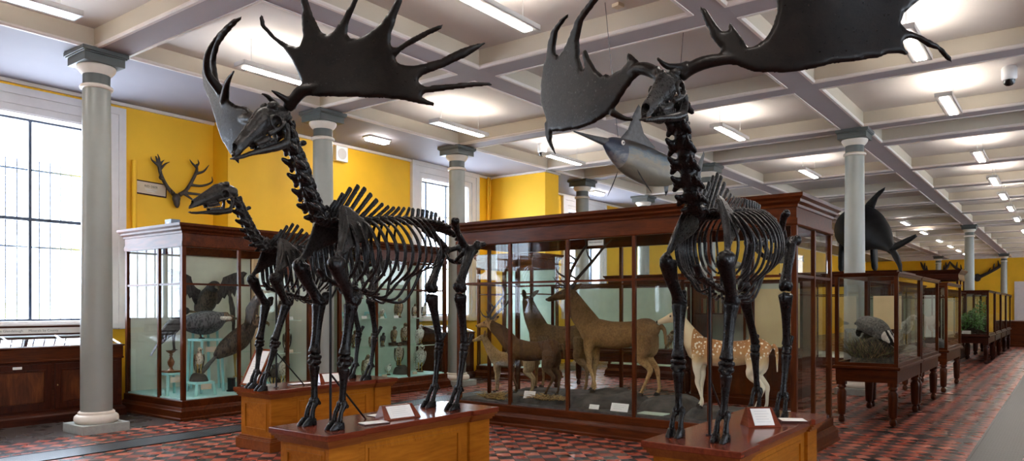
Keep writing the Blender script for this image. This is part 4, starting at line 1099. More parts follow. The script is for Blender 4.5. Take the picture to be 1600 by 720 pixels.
def skeleton(name, label, origin, occ, pitch, neck, antlers, fy=(-.65, -.65), hy=(.68, .68), gape=.0, yawz=0, rod=-.60, brace=(-.2, -.05), necks=1.0):
    root = empty(name, label, 'skeleton', origin, 0, None)
    P = frame(occ, pitch, yawz)
    skull(root, P, gape)
    for a in antlers: antler(root, *a)
    # neck: seven big winged vertebrae
    ch = catmull(neck, 8); n = 7
    def at(L, t):
        q = t*(len(L)-1); i = min(int(q), len(L)-2); return lerp(L[i], L[i+1], q-i)
    for k in range(n):
        t = (k+.5)/n; c = at(ch, t); T = at(ch, max(0, t-.05))-at(ch, min(1, t+.05)); N = V((0, .75, .62))
        ln = (at(ch, k/n)-at(ch, (k+1)/n)).length
        Nn = (N-T.normalized()*N.dot(T.normalized())).normalized()
        wing = (.105, .075, .088, .094, .10, .10, .085)[k]*necks
        sp = c+Nn*(.055, .115, .075, .075, .08, .09, .115)[k]
        vertebra(root, c, T, N, .046+.002*k, ln*.92, wing, -.018, ln*.40, sp, .020 if k else .016, flat=1.5 if k == 1 else .8)
    # back: thoracic with tall spines, lumbar, sacrum, tail
    back = [V(q) for q in ((0, -.70, 1.565), (0, -.58, 1.555), (0, -.40, 1.575), (0, -.18, 1.605), (0, .05, 1.635), (0, .29, 1.655), (0, .45, 1.66), (0, .60, 1.645))]
    bc = catmull(back, 6)
    tips = [(-.545, 1.735), (-.475, 1.80), (-.40, 1.855), (-.32, 1.885), (-.25, 1.875), (-.185, 1.835), (-.12, 1.795), (-.055, 1.77), (.01, 1.755), (.075, 1.755), (.135, 1.76), (.195, 1.765), (.255, 1.77)]
    for k in range(13):
        t = (k+.5)/19; c = at(bc, t); T = at(bc, max(0, t-.03))-at(bc, t+.03)
        vertebra(root, c, T, (0, 0, 1), .037, .066, .062, .02, .018, (0, tips[k][0], tips[k][1]), .021 if k < 7 else .017, flat=.5)
    for k in range(13, 19):
        t = (k+.5)/19; c = at(bc, t); T = at(bc, max(0, t-.03))-at(bc, min(1, t+.03))
        vertebra(root, c, T, (0, 0, 1), .036, .066, .125, .0, .022, c+V((0, .012, .112)), .021, flat=.5)
    b = MB(); b.tube([(0, .60, 1.645), (0, .70, 1.625), (0, .80, 1.59)], [.055, .045, .03], 10, 3, 1.3)
    for k in range(4): b.tube([(0, .62+.05*k, 1.66-.015*k), (0, .635+.05*k, 1.725-.022*k)], [.016, .014], 8, 1)
    for s in (-1, 1): b.ell((s*.07, .64, 1.635), (.06, .05, .025))
    b.obj('sacrum', M['bone'], root, smooth=180, remesh=.009, sm=1)
    for k in range(4): vertebra(root, (0, .83+.042*k, 1.575-.03*k), (0, -1, .6), (0, 0, 1), .022-.003*k, .04, .035-.005*k, 0, .012, None, name='tail_vertebra')
    # ribs
    for s in (-1, 1):
        for k in range(13):
            u = k/12; y0 = -.63+.073*k; t = (k+.5)/19; c = at(bc, t)
            w = .115+.215*sin(pi*min(1, .12+u*.62)); zt = c.z+.02
            zm = 1.33+.04*u; zb = 1.115-.05*sin(pi*min(1, u*1.1))+.20*max(0, u-.55)
            back_ = .03+.09*u
            pts = [(s*.03, y0, zt-.01), (s*w*.55, y0+.02, zt+.0), (s*w*.93, y0+back_*.6, zt-.13), (s*w, y0+back_, zm), (s*w*.88, y0+back_*.9, (zm+zb)/2-.01), (s*w*.62, y0+back_*.5-.02*u, zb+.03)]
            rr = [.013, .017, .021, .022, .021, .017]
            if k > 10: rr = [r*.55 for r in rr]
            elif k > 8: rr = [r*.8 for r in rr]
            b = MB(); b.tube(pts, rr, 8, 4, .5, up=(0, 1, 0)); b.obj('rib', M['bone'], root, smooth=180)
        # costal margin sweeping forward to the breastbone
        for k in (3, 5, 7, 9, 11):
            u = k/12; y0 = -.63+.073*k; w = .115+.215*sin(pi*min(1, .12+u*.62)); zb = 1.115-.05*sin(pi*min(1, u*1.1))+.20*max(0, u-.55)
            p0 = V((s*w*.62, y0+(.03+.09*u)*.5-.02*u, zb+.03)); p2 = V((s*.03, -.52+.035*k, 1.07-.008*k))
            p1 = V((s*w*.40, p0.y*.6+p2.y*.4, min(p0.z, p2.z)-.018))
            MB().tube([p0, p1, p2], [.017, .014, .012], 8, 5, .6, up=(0, 1, 0)).obj('rib_cartilage', M['bone'], root, smooth=180)
    b = MB(); b.tube([(0, -.72, 1.20), (0, -.62, 1.12), (0, -.40, 1.065), (0, -.10, 1.02)], [.024, .032, .036, .02], 10, 3, .6, up=(1, 0, 0))
    for k in range(6): b.ell((0, -.66+.1*k, 1.145-.02*k-.02), (.04, .026, .026), seg=8, ring=6)
    b.obj('breastbone', M['bone'], root, smooth=180, remesh=.009, sm=1)
    # front legs
    for s in (-1, 1):
        dy = fy[0] if s > 0 else fy[1]; d = dy+.65
        sp = [(-.62, 1.66), (-.57, 1.705), (-.49, 1.69), (-.31, 1.55), (-.29, 1.50), (-.37, 1.44), (-.55, 1.36), (-.66, 1.285), (-.715, 1.25), (-.74, 1.28), (-.70, 1.36), (-.66, 1.50)]
        fm = lambda a, z, nn, s=s: V((s*(.10+.12*max(0, (1.68-z)/.42)**.8+nn), a, z))
        b = MB(); b.inflate(sp, fm, .013, .03, .028)
        b.tube([fm(-.56, 1.66, .012), fm(-.60, 1.5, .022), fm(-.68, 1.32, .02)], [.007, .015, .010], 8)
        b.ell(fm(-.715, 1.265, 0), (.034, .04, .035))
        b.obj('shoulder_blade', M['skullbone'], root, smooth=180, remesh=.008, sm=2)
        x = .205*s
        bone(root, 'humerus', [(x, -.715, 1.225), (x*1.02, -.66, 1.12), (x*.98, -.60, 1.03), (x*.95, -.555, .955)], [.066, .050, .042, .048], 12, extra=[((x, -.745, 1.235), (.05, .045, .055)), ((x+s*.03, -.70, 1.24), (.04, .05, .05)), ((x*.95, -.55, .95), (.062, .052, .05))])
        e = V((x*.93, -.56, .93)); wr = V((x*.86, -.615+d*.5, .535)); ft = V((x*.80, -.625+d, .175))
        bone(root, 'forearm', [e, lerp(e, wr, .2), lerp(e, wr, .5), lerp(e, wr, .8), wr+V((0, 0, .02))], [.058, .046, .038, .040, .052], 12, extra=[(e+V((0, .06, .05)), (.026, .045, .06)), (e+V((0, .085, .085)), (.02, .026, .03))])
        b = MB()
        for i, (ax, az, ar) in enumerate(((-.03, .02, .030), (.0, .025, .034), (.03, .02, .030), (-.024, -.02, .030), (.024, -.02, .032), (0, -.045, .034))): b.ell(wr+V((ax, -.008 if i % 2 else .006, az-.03)), (ar, .042, .024), seg=10, ring=6)
        b.ell(wr+V((s*.02, .05, -.02)), (.016, .022, .028)); b.obj('wrist', M['bone'], root, smooth=180, remesh=.008, sm=1)
        c0 = wr+V((0, 0, -.085))
        bone(root, 'cannon_bone', [c0, lerp(c0, ft, .25), lerp(c0, ft, .6), lerp(c0, ft, .9), ft], [.046, .034, .027, .029, .036], 12)
        hoofset(root, ft.x, dy-.035, 0, ft)
    # pelvis and hind legs
    for s in (-1, 1):
        dy = hy[0] if s > 0 else hy[1]; d = dy-.68
        hip = V((s*.135, .865, 1.445))
        b = MB()
        il = [(.0, .0), (.05, .035), (.10, .02), (.13, -.05), (.27, -.17), (.25, -.205), (.10, -.12), (.02, -.07)]
        b.inflate(il, lambda a, z, nn, s=s: V((s*(.215-.30*a-.20*abs(z))+s*nn, .59+a, 1.665+z)), .014, .026, .024)
        b.tube([(s*.20, .60, 1.665), (s*.15, .70, 1.60), (s*.125, .82, 1.485)], [.030, .026, .036], 10)
        b.ell((s*.215, .605, 1.675), (.03, .05, .035)); b.ell(hip, (.045, .05, .05))
        b.tube([hip, (s*.12, .97, 1.47), (s*.115, 1.06, 1.50)], [.034, .026, .034], 10); b.ell((s*.13, 1.08, 1.505), (.045, .035, .03))
        b.tube([hip, (s*.06, .82, 1.365), (s*.012, .84, 1.335)], [.028, .02, .024], 10)
        b.tube([(s*.012, .84, 1.335), (s*.03, .95, 1.34), (s*.10, 1.04, 1.45)], [.022, .02, .024], 10)
        b.obj('hip_bone', M['bone'], root, smooth=180, remesh=.009, sm=1)
        kn = V((s*.175, .70, 1.10))
        bone(root, 'femur', [hip+V((s*.035, .0, -.005)), lerp(hip, kn, .3)+V((s*.03, .0, 0)), lerp(hip, kn, .65)+V((s*.012, 0, 0)), kn], [.046, .044, .040, .052], 12,
             extra=[(hip+V((s*.075, .05, .035)), (.038, .045, .05)), (hip+V((s*.02, 0, 0)), .046), (kn+V((s*.025, .02, -.015)), (.034, .05, .046)), (kn+V((-s*.025, .02, -.015)), (.034, .05, .046)), (kn+V((0, -.05, 0)), (.028, .022, .04))])
        hk = V((s*.155, .80+d*.6, .60)); k2 = kn+V((0, .015, -.085)); ft = V((s*.145, .725+d, .175))
        bone(root, 'shin_bone', [k2, lerp(k2, hk, .18), lerp(k2, hk, .5), lerp(k2, hk, .85), hk], [.062, .050, .036, .034, .044], 12, extra=[(k2+V((0, -.045, -.02)), (.026, .03, .05))])
        b = MB(); b.ell(hk+V((0, 0, -.03)), (.044, .046, .034)); b.ell(hk+V((0, -.01, -.065)), (.042, .044, .026)); b.tube([hk+V((s*.012, .02, -.03)), hk+V((s*.014, .06, .02)), hk+V((s*.014, .085, .065))], [.024, .019, .026], 9)
        b.obj('hock', M['bone'], root, smooth=180, remesh=.008, sm=1)
        h2 = hk+V((0, -.012, -.085))
        bone(root, 'cannon_bone', [h2, lerp(h2, ft, .25), lerp(h2, ft, .6), lerp(h2, ft, .9), ft], [.046, .033, .026, .029, .036], 12)
        hoofset(root, ft.x, dy-.03, 0, ft)
    b = MB(); b.tube([(0, rod, 0), (0, rod, 1.12)], .0105, 10, 1); b.lathe((0, rod, 0), [(.03, 0), (.03, .006)], 16); b.obj('support_rod', M['iron'], root)
    b = MB(); b.tube([(0, rod, .40), (brace[1], brace[0], 0)], .008, 8, 1); b.obj('support_brace', M['iron'], root)
    return root
OA = (-4.54, 4.30, .6905); OB = (-2.05, 5.53, .6905); OC = (-7.22, 5.66, .6905)
skeleton('deer_skeleton', 'blackened giant deer skeleton with huge palmed antlers on the left pedestal', OA, (0, -.99, 2.31), rad(38),
    [(0, -1.0, 2.25), (0, -.955, 2.10), (0, -.88, 1.95), (0, -.82, 1.80), (0, -.76, 1.67), (0, -.69, 1.58)],
    [(1, ANT_A, (.07, -1.02, 2.36), ([(-.02, -.02), (.03, .035), (.10, .09), (.20, .10), (.33, .12)], [.040, .042, .046, .034, .006]), .53, .22, 'antler', [([(.01, .02), (-.02, .06, .1), (-.02, .07, .16)], [.03, .018, .008])]),
     (-1, ANT_D, (-.07, -1.02, 2.36), ([(-.02, -.02), (.05, -.02), (.16, -.05), (.30, -.03), (.45, .0)], [.040, .042, .046, .04, .008]), .36, .32, 'antler', [([(.58, .15), (.417, .251, .07), (.26, .302, .13)], [.04, .024, .008]), ([(.62, .24), (.60, .36, .10), (.52, .48, .13), (.36, .60, .13)], [.04, .03, .024, .008]), ([(.01, .02), (-.02, .06, .1), (-.02, .07, .16)], [.03, .018, .008])])])
skeleton('deer_skeleton', 'blackened giant deer skeleton with huge palmed antlers on the right pedestal', OB, (.01, -1.02, 2.35), rad(29),
    [(0, -1.02, 2.28), (0, -.985, 2.12), (0, -.92, 1.96), (0, -.85, 1.80), (0, -.77, 1.66), (0, -.69, 1.58)],
    [(1, ANT_C, (.10, -1.11, 2.44), ([(-.03, -.06), (.02, -.02), (.10, .01), (.22, .015), (.40, -.01)], [.040, .042, .044, .036, .006]), .53, .22, 'antler', [([(.0, .0), (-.10, -.01, .06), (-.16, .04, .08)], [.03, .022, .012])]),
     (-1, ANT_B, (-.08, -1.11, 2.44), ([(-.03, -.06), (.03, .0), (.11, .05), (.20, .07), (.32, .04)], [.040, .042, .045, .036, .006]), .40, .12, 'antler', [([(1.19, -.08), (1.19, -.19), (1.15, -.27), (1.10, -.345)], [.03, .024, .016, .007]), ([(.42, -.17), (.36, -.22, -.05), (.30, -.24, -.08)], [.03, .02, .014])])],
    fy=(-.65, -.65), hy=(.70, .92), rod=-.47, brace=(.12, -.1), necks=1.1)
skeleton('deer_skeleton', 'smaller headed giant deer skeleton without antlers in front of the bird case', OC, (0, -1.06, 2.15), rad(20),
    [(0, -1.06, 2.10), (0, -1.0, 1.97), (0, -.92, 1.83), (0, -.85, 1.72), (0, -.77, 1.63), (0, -.69, 1.58)], [], fy=(-.82, -.72), hy=(.70, .70), gape=.03, rod=-.55, brace=(-.2, .05), necks=.85)
# ------------------------------------------------------------------ stuffed mammals
def leafshape(L, w, tip=.5):
    return [(0, -w*.25), (L*.15, -w*.42), (L*.45, -w*.5), (L*.8, -w*.28), (L, 0), (L*.8, w*.28), (L*.45, w*.5), (L*.15, w*.42), (0, w*.25)]
def deer(label, loc, rz, H, body, head=None, neck=None, poll=None, nose=None, antlers=(), tail=.66, legz=0, horn='horn', cat='deer', belly=1.0, name='stuffed_deer', earw=1.0, lift=(0, 0, 0, 0), nw=1.0):
    root = empty(name, label, cat, loc, rz)
    neck = neck or [(0, -.44, .86), (0, -.60, 1.06), (0, -.70, 1.25)]
    poll = V(poll or (0, -.73, 1.33)); nose = V(nose or (0, -1.03, 1.22))
    S = lambda p: V(p)*H
    b = MB()
    b.tube([S(p) for p in ((0, -.55, .80), (0, -.40, .80), (0, -.10, .765), (0, .20, .785), (0, .42, .845), (0, .56, .83))], [H*q for q in (.10, .185, .18*belly, .165*belly, .15, .075)], 16, 4, .72, up=(0, 0, 1))
    b.tube([S(p) for p in neck]+[S(poll)], [H*q for q in (.17, .115*nw, .085*nw, .072*(1+nw)/2)], 12, 4, .82, up=(0, 1, .4))
    d = (nose-poll)
    b.tube([S(poll-d*.05), S(poll+d*.25), S(poll+d*.6), S(poll+d*.9), S(nose)], [H*q for q in (.064, .074, .050, .038, .028)], 12, 4, .85, up=(0, -.4, 1))
    for s in (-1, 1):
        lf, lr = (lift[0], lift[2]) if s < 0 else (lift[1], lift[3])
        b.tube([S(p) for p in ((s*.085, -.38, .74), (s*.095, -.40, .56), (s*.09, -.385, .45), (s*.088, -.395, .36), (s*.086, -.40+lf*.5, .24), (s*.085, -.40+lf, .10), (s*.085, -.43+lf, .035))], [H*q for q in (.10, .062, .045, .037, .025, .023, .026)], 10, 4)
        b.tube([S(p) for p in ((s*.07, .40, .76), (s*.10, .40, .60), (s*.105, .36, .50), (s*.10, .47, .385), (s*.095, .505, .33), (s*.09, .495+lr*.5, .22), (s*.088, .48+lr, .10), (s*.088, .45+lr, .035))], [H*q for q in (.13, .115, .075, .042, .036, .026, .024, .026)], 10, 4)
        e = S(poll)+V((s*.055, .02, .03))*H
        dr = V((s*.75, .35, .55)).normalized(); nn = V((0, -1, .35)).normalized(); wv = dr.cross(nn)
        b.inflate(leafshape(.19*H*earw, .10*H*earw), lambda a, c_, k, e=e, dr=dr, nn=nn, wv=wv: e+dr*a+wv*c_+nn*(k-c_*c_*2), .014, .02, .018)
    b.tube([S((0, .60, .90)), S((0, .655, .83)), S((0, .66, tail))], [H*.035, H*.026, H*.014], 8, 3)
    o = b.obj('body', [M[body]], root, smooth=180, remesh=.0125*H+.002, sm=4)
    if head:
        o.data.materials.append(M[head])
        hy = neck[-1][1]*H-.02; 
        for p in o.data.polygons:
            if p.center.y < hy and p.center.z > (neck[-1][2]-.14)*H: p.material_index = 1
    MB().ell(S(nose)+V((0, -.012, .008))*H, (.026*H, .018*H, .02*H)).obj('nose', M['nose'], root)
    for s in (-1, 1):
        MB().ell(S(poll+d*.28)+V((s*.062, 0, .022))*H, (.010*H, .014*H, .014*H), seg=10, ring=7).obj('eye', M['nose'], root)
        for x_, y_ in ((s*.085, -.435+(lift[0] if s < 0 else lift[1])), (s*.088, .445+(lift[2] if s < 0 else lift[3]))):
            b = MB()
            for t in (-1, 1):
                b.add([V(p)*H for p in ((x_+t*.014-.012, y_+.03, 0), (x_+t*.014+.012, y_+.03, 0), (x_+t*.012+.008, y_-.045, 0), (x_+t*.012-.008, y_-.045, 0), (x_+t*.014-.011, y_+.025, .045), (x_+t*.014+.011, y_+.025, .045), (x_+t*.012+.006, y_-.02, .045), (x_+t*.012-.006, y_-.02, .045))],
                      [(3,2,1,0), (4,5,6,7), (0,1,5,4), (1,2,6,5), (2,3,7,6), (3,0,4,7)])
            b.obj('hoof', M['hoof'], root, smooth=30)
    if antlers:
        for s in (-1, 1):
            b = MB()
            for pts, rr in antlers:
                b.tube([S(poll)+V((s*p[0], p[1], p[2]))*H for p in pts], [q*H for q in rr], 9, 4)
            b.obj('antler', M[horn], root, smooth=180, remesh=.007*H+.001, sm=1)
    return root
STAG = [([(.03, 0, .04), (.12, .08, .22), (.20, .24, .42), (.22, .42, .62), (.20, .56, .72)], [.028, .024, .021, .016, .006]),
        ([(.05, .01, .08), (.07, -.12, .12), (.08, -.22, .22)], [.020, .014, .005]), ([(.10, .06, .18), (.14, -.08, .26), (.15, -.14, .36)], [.018, .013, .005]),
        ([(.20, .24, .42), (.26, .14, .52), (.27, .10, .62)], [.017, .012, .005]), ([(.22, .42, .60), (.26, .40, .72), (.25, .36, .82)], [.016, .011, .005])]
SIKA = [([(.03, 0, .04), (.10, .10, .18), (.14, .26, .32), (.12, .40, .48), (.09, .46, .60)], [.030, .026, .022, .016, .006]),
        ([(.05, .02, .08), (.08, -.10, .14), (.08, -.16, .24)], [.022, .014, .005]), ([(.13, .2, .28), (.18, .12, .40), (.18, .10, .48)], [.018, .013, .005])]
DZ = .312
deer('large pale brown red deer stag in the middle pane of the deer case', (-4.80, 8.72, .455), rad(-90), 1.02, 'reddeer',
     neck=[(0, -.44, .88), (0, -.60, 1.07), (0, -.70, 1.24)], poll=(0, -.76, 1.33), nose=(0, -1.12, 1.23), antlers=STAG, lift=(-.02, .10, .06, -.08), nw=1.32)
deer('cream and orange white spotted fallow deer behind the right skeleton legs', (-3.17, 8.36, .415), rad(-88), .85, 'fallow', neck=[(0, -.44, .86), (0, -.58, 1.06), (0, -.68, 1.22)], poll=(0, -.72, 1.28), nose=(0, -1.02, 1.18), lift=(0, .08, .02, -.06), tail=.55)
deer('plain brown hind with a raised neck at the back of the deer case', (-5.95, 9.10, .39), rad(-92), 1.0, 'hind', neck=[(0, -.42, .88), (0, -.55, 1.10), (0, -.62, 1.27)], poll=(0, -.66, 1.34), nose=(-.22, -.80, 1.26), earw=1.15, nw=1.2)
deer('dark brown stag with tawny head and black antlers at the deer case left end', (-5.93, 8.34, .40), rad(-90), .78, 'sika', head='sikahead', neck=[(0, -.46, .86), (0, -.68, 1.06), (0, -.88, 1.18)], poll=(0, -.98, 1.26), nose=(0, -1.28, 1.19), antlers=SIKA, lift=(.0, .1, .0, -.12), nw=1.25)
deer('small pale calf standing behind the sika stag at the left end of the deer case', (-6.62, 8.80, .34), rad(-70), .62, 'calf', earw=1.3)
# ground of the deer case
def mound(label, name, cx, cy, rx, ry, h, z, mat, seed, parts=(), n=26, rough=.35, cat='ground model', group=None, flat=.0):
    rnd = random.Random(seed); b = MB(); vs = []; fs = []
    R = 9
    for i in range(R+1):
        t = i/R
        for k in range(n):
            a = 2*pi*k/n; p = V((cos(a)*rx*t, sin(a)*ry*t, 0))
            q = noise.noise(V((p.x*3.1+seed*3.7, p.y*3.1, seed)))
            zz = h*(1-t**(2.2+flat))*(1+rough*q)+rough*.05*q*(1-t)
            vs.append((p.x, p.y, max(0, zz)))
    for i in range(R):
        for k in range(n):
            k2 = (k+1) % n; fs.append((i*n+k, i*n+k2, (i+1)*n+k2, (i+1)*n+k))
    fs.append(tuple(R*n+k for k in range(n-1, -1, -1)))
    b.add(vs, fs); o = b.obj(name, M[mat], None, smooth=60); o.location = (cx, cy, z); tag(o, label, cat, group)
    return o
mound('dark modelled rock under the large red deer in the deer case', 'model_rock', -5.0, 8.7, .72, .52, .165, DZ-.002, 'rock', 3, flat=4)
mound('low dark modelled ground under the hind legs of the red deer', 'model_rock', -4.05, 8.78, .42, .5, .155, DZ-.002, 'rock', 5, flat=4)
mound('dark modelled ground under the spotted fallow deer', 'model_rock', -3.1, 8.45, .62, .34, .115, DZ-.002, 'rock', 8, flat=6, rough=.1)
mound('dark ground with straw under the sika stag', 'model_ground', -5.9, 8.4, .60, .32, .10, DZ-.002, 'rock', 11, flat=6, rough=.1)
mound('dark ground under the plain hind at the back of the deer case', 'model_ground', -6.1, 9.13, .66, .24, .09, DZ-.002, 'rock', 13, flat=6, rough=.1)
def straw(label, name, cx, cy, z, rx, ry, n, L, mats, seed, up=.15, w=.004, cat='straw'):
    rnd = random.Random(seed); b = MB()
    for i in range(n):
        r = sqrt(rnd.random()); a = rnd.random()*2*pi; p = V((cx+rx*r*cos(a), cy+ry*r*sin(a), z+rnd.random()*.05*(1-r)))
        an = rnd.random()*2*pi; d = V((cos(an), sin(an), up*rnd.uniform(.2, 1.8))); d.normalize(); l = L*rnd.uniform(.5, 1.2)
        b.cur = i % len(mats); b.tube([p, p+d*l*.5+V((0, 0, .012)), p+d*l], [w, w*.9, w*.3], 4, 1, cap=False)
    o = b.obj(name, [M[m] for m in mats], None, smooth=0); return tag(o, label, cat, None, 'stuff')
straw('heap of yellow dry straw at the left end of the deer case', 'dry_straw', -6.45, 8.3, DZ+.002, .30, .16, 420, .16, ['straw', 'drygrass'], 21, .25)
straw('loose yellow straw under the hind hooves of the sika stag', 'dry_straw', -5.62, 8.22, DZ+.06, .28, .12, 260, .14, ['straw', 'drygrass'], 22, .2)
def stuffcard(label, x, y, z, w_, h_, rz=0, tilt=-25, m='card'):
    o = MB().box(-w_/2, w_/2, -.003, .003, 0, h_).obj('specimen_label', M[m], None, smooth=0); o.location = (x, y, z); o.rotation_euler = (rad(tilt), 0, rz); tag(o, label, 'label')
    for i in range(3): MB().box(-w_*.35, w_*(.35-.1*i), -.0042, -.0031, h_*(.72-.22*i), h_*(.78-.22*i)).obj('text_line', M['inkgrey'], o, smooth=0)
    return o
stuffcard('white specimen card tilted in the straw below the sika stag', -5.85, 8.13, DZ+.055, .17, .11, rad(8))
stuffcard('small white card on the floor of the deer case below the red deer chest', -4.82, 8.11, DZ+.002, .14, .06)
stuffcard('larger white card on the floor of the deer case below the red deer belly', -4.46, 8.11, DZ+.002, .24, .105)
stuffcard('small white card by the rear of the spotted fallow deer', -2.47, 8.3, DZ+.06, .10, .10, rad(20))
gc = MB().box(-.17, .17, -.1, .1, 0, .01).obj('floor_sheet', M['mint'], None, smooth=0); gc.location = (-4.03, 8.19, DZ); tag(gc, 'pale green sheet lying on the deer case floor left of the right skeleton', 'sheet')

# ------------------------------------------------------------------ birds
def bird(label, loc, rz, L, tilt, body, belly, headm, group=None, wing=None, pose='folded', leg='legyellow', base='bark', fat=1.0, bigh=1.0, neckw=1.0, ruff=None, owl=False, taill=.30, hook=True, beakm='beak', baseh=None, name='stuffed_bird', legl=.12):
    """L crown to tail tip; tilt of the back from level"""
    root = empty(name, label, 'bird', loc, rz, group)
    t = rad(tilt); D = V((0, -cos(t), sin(t))); Nf = V((0, -sin(t), -cos(t)))
    c0 = V((0, 0, L*(.33*sin(t)+.16*cos(t)+legl)))
    def P(a, f, w=0): return (c0+D*a*L+Nf*f*L+V((w*L, 0, 0)))
    bh = baseh if baseh is not None else .035
    b = MB(); k = fat
    b.tube([P(-.34, -.03), P(-.18, -.01), P(.02, .03), P(.18, .03), P(.29, .015), P(.37, .02)], [L*q for q in (.05, .115*k, .15*k, .125*k, .088*neckw, .075*neckw)], 14, 4, .92)
    hp = P(.41, .045+.02*bigh) if not owl else P(.39, .035)
    b.ell(hp, (L*.085*bigh, L*.092*bigh, L*.082*bigh), seg=14, ring=9)
    o = b.obj('body', [M[body], M[belly], M[headm]], root, smooth=180, remesh=max(.004, .022*L), sm=3)
    for p in o.data.polygons:
        q = p.center-c0; a = q.dot(D)/L; f = q.dot(Nf)/L
        p.material_index = 2 if a > .31 else (1 if f > .045 else 0)
    # beak
    fw = V((0, -1, -.12)).normalized()
    b = MB(); r = L*.030*bigh
    bp = hp+fw*L*.075*bigh
    if hook: b.tube([bp, bp+fw*L*.045, bp+fw*L*.068+V((0, 0, -.018))*L, bp+fw*L*.066+V((0, 0, -.045))*L], [r, r*.85, r*.5, r*.15], 8, 3)
    else: b.tube([bp, bp+fw*L*.08, bp+fw*L*.15], [r, r*.7, r*.15], 8, 2)
    b.obj('beak', M[beakm], root, smooth=180)
    for s in (-1, 1):
        e = hp+V((s*.070, -.042, .012))*L*bigh if not owl else hp+V((s*.036, -.082, .012))*L*bigh
        MB().ell(e, (L*.016,)*3 if not owl else (L*.022, L*.014, L*.022), seg=8, ring=6).obj('eye', M['nose'], root)
    # tail
    b = MB(); w_ = .085
    b.inflate([(0, -w_*.5), (taill*.6, -w_), (taill*.97, -w_*1.05), (taill, -w_*.5), (taill*.97, 0), (taill, w_*.5), (taill*.97, w_*1.05), (taill*.6, w_), (0, w_*.5)], lambda a, c_, n: P(-.28-a, -.035+a*.05+n/L, c_), .011*L, .03, .03)
    b.obj('tail', M[wing or body], root, smooth=60)
    for s in (-1, 1):
        b = MB()
        if pose == 'folded':
            out = [(.24, .02), (.20, .10), (.04, .125), (-.16, .09), (-.36, .04), (-.50, -.005), (-.36, -.035), (-.12, -.07), (.10, -.085), (.21, -.05)]
            b.inflate(out, lambda a, f, n, s=s: P(a, f*.9-.0, s*(.152*k*sqrt(max(.05, 1-((a-.02)/.52)**2))-.35*abs(f)*abs(f)+n/L)), .02*L, .05, .035)
        else:   # spread and raised
            fe = []
            sp = .60 if pose == 'spread' else .72
            fe = [(0, -.10), (.16, -.16), (.30, -.14), (.38, -.20), (.44, -.15), (.50, -.24), (.55, -.16), (.62, -.25), (.66, -.15), (.74, -.22), (.76, -.10), (.85, -.13), (.84, -.02), (.92, .02), (.84, .07), (.60, .12), (.34, .13), (.16, .10), (0, .08)]
            up = .75 if pose == 'spread' else 1.15
            def g(a, f, n, s=s):
                an = up*min(1, a/.34)
                x = .08+sp*(a*cos(an) if a < .34 else .34*cos(up)+(a-.34)*cos(up-.55))
                z = sp*(a*sin(an) if a < .34 else .34*sin(up)+(a-.34)*sin(up-.2))
                return P(.13, 0)+V((s*x, .06-.12*a-n/L*1.0+abs(f)*.0, z+f*1.0))*L
            b.inflate(fe, g, .014*L, .04, .035)
        b.obj('wing', M[wing or body], root, smooth=60)
        lx = .052*s
        b = MB(); a0 = P(-.06, .10, lx); a0.z = max(a0.z, L*(legl+.02)); ft = V((lx*L, a0.y-.01*L, bh))
        b.tube([a0, lerp(a0, ft, .55)+V((0, .008*L, 0)), ft+V((0, 0, .012*L))], [L*.034, L*.014, L*.014], 8, 2)
        for q in (-.5, 0, .5): b.tube([ft+V((0, 0, .012*L)), ft+V((sin(q)*.05, -cos(q)*.05, .008))*L], [L*.012, L*.006], 6, 1)
        b.tube([ft+V((0, 0, .012*L)), ft+V((0, .035, .008))*L], [L*.011, L*.006], 6, 1)
        b.obj('leg', M[leg], root, smooth=180)
    if ruff:
        b = MB(); q = P(.30, .03)
        for i in range(12):
            a = 2*pi*i/12; b.ell(q+V((cos(a)*.085, sin(a)*.085, 0))*L, (.04*L, .04*L, .035*L), seg=8, ring=6)
        b.obj('ruff', M[ruff], root, smooth=180, remesh=.012*L+.002, sm=2)
    if base:
        b = MB(); rr = max(.10*L, .035)
        if base == 'bark':
            b.lathe((0, c0.y-.08*L, 0), [(rr*1.15, 0), (rr*1.1, bh*.3), (rr, bh*.75), (rr*.8, bh)], 14)
        else:
            b.box(-rr, rr, -rr-.03*L, rr, 0, bh)
        b.obj('perch', M[base], root, smooth=40)
    return root
def stool(label, x, y, z, w_, d, h, group=None, m='teal'):
    e = empty('display_stool', label, 'stool', (x, y, z), 0, group)
    MB().box(-w_/2, w_/2, -d/2, d/2, h-.034, h).obj('seat', M[m], e, bevel=.004, smooth=0)
    for sx in (-1, 1):
        for sy in (-1, 1):
            MB().tube([(sx*(w_/2-.02), sy*(d/2-.02), h-.02), (sx*(w_/2+.005), sy*(d/2+.005), 0)], .024, 4, 1).obj('leg', M[m], e, smooth=0)
    return e
zf = .301
# bird case by the window
stool('tall pale turquoise stool carrying the grey vulture', -10.72, 6.30, zf, .40, .36, .82)
bird('hunched slate grey vulture with a white ruff on the tall turquoise stool', (-10.72, 6.26, zf+.82), rad(150), 1.02, 14, 'f_grey', 'f_grey', 'f_brown', ruff='f_white', fat=1.25, base=None, legl=.03, wing='f_grey', leg='hoof', bigh=.62, baseh=.0, taill=.2)
stool('tall turquoise stand behind the vulture carrying the spread eagle', -11.15, 6.55, zf, .3, .3, .98)
bird('black eagle with both wings spread high behind the vulture', (-11.15, 6.55, zf+.98), rad(80), 1.10, 40, 'f_black', 'f_dark', 'f_black', pose='spread', wing='f_black', base=None, baseh=0, fat=1.05, legl=.05)
stool('low turquoise stool on the case floor beside the black perch block', -10.42, 6.98, zf, .30, .26, .12)
pz = empty('perch_block', 'black cylindrical perch block under the leaning dark eagle', 'perch', (-10.42, 6.56, zf))
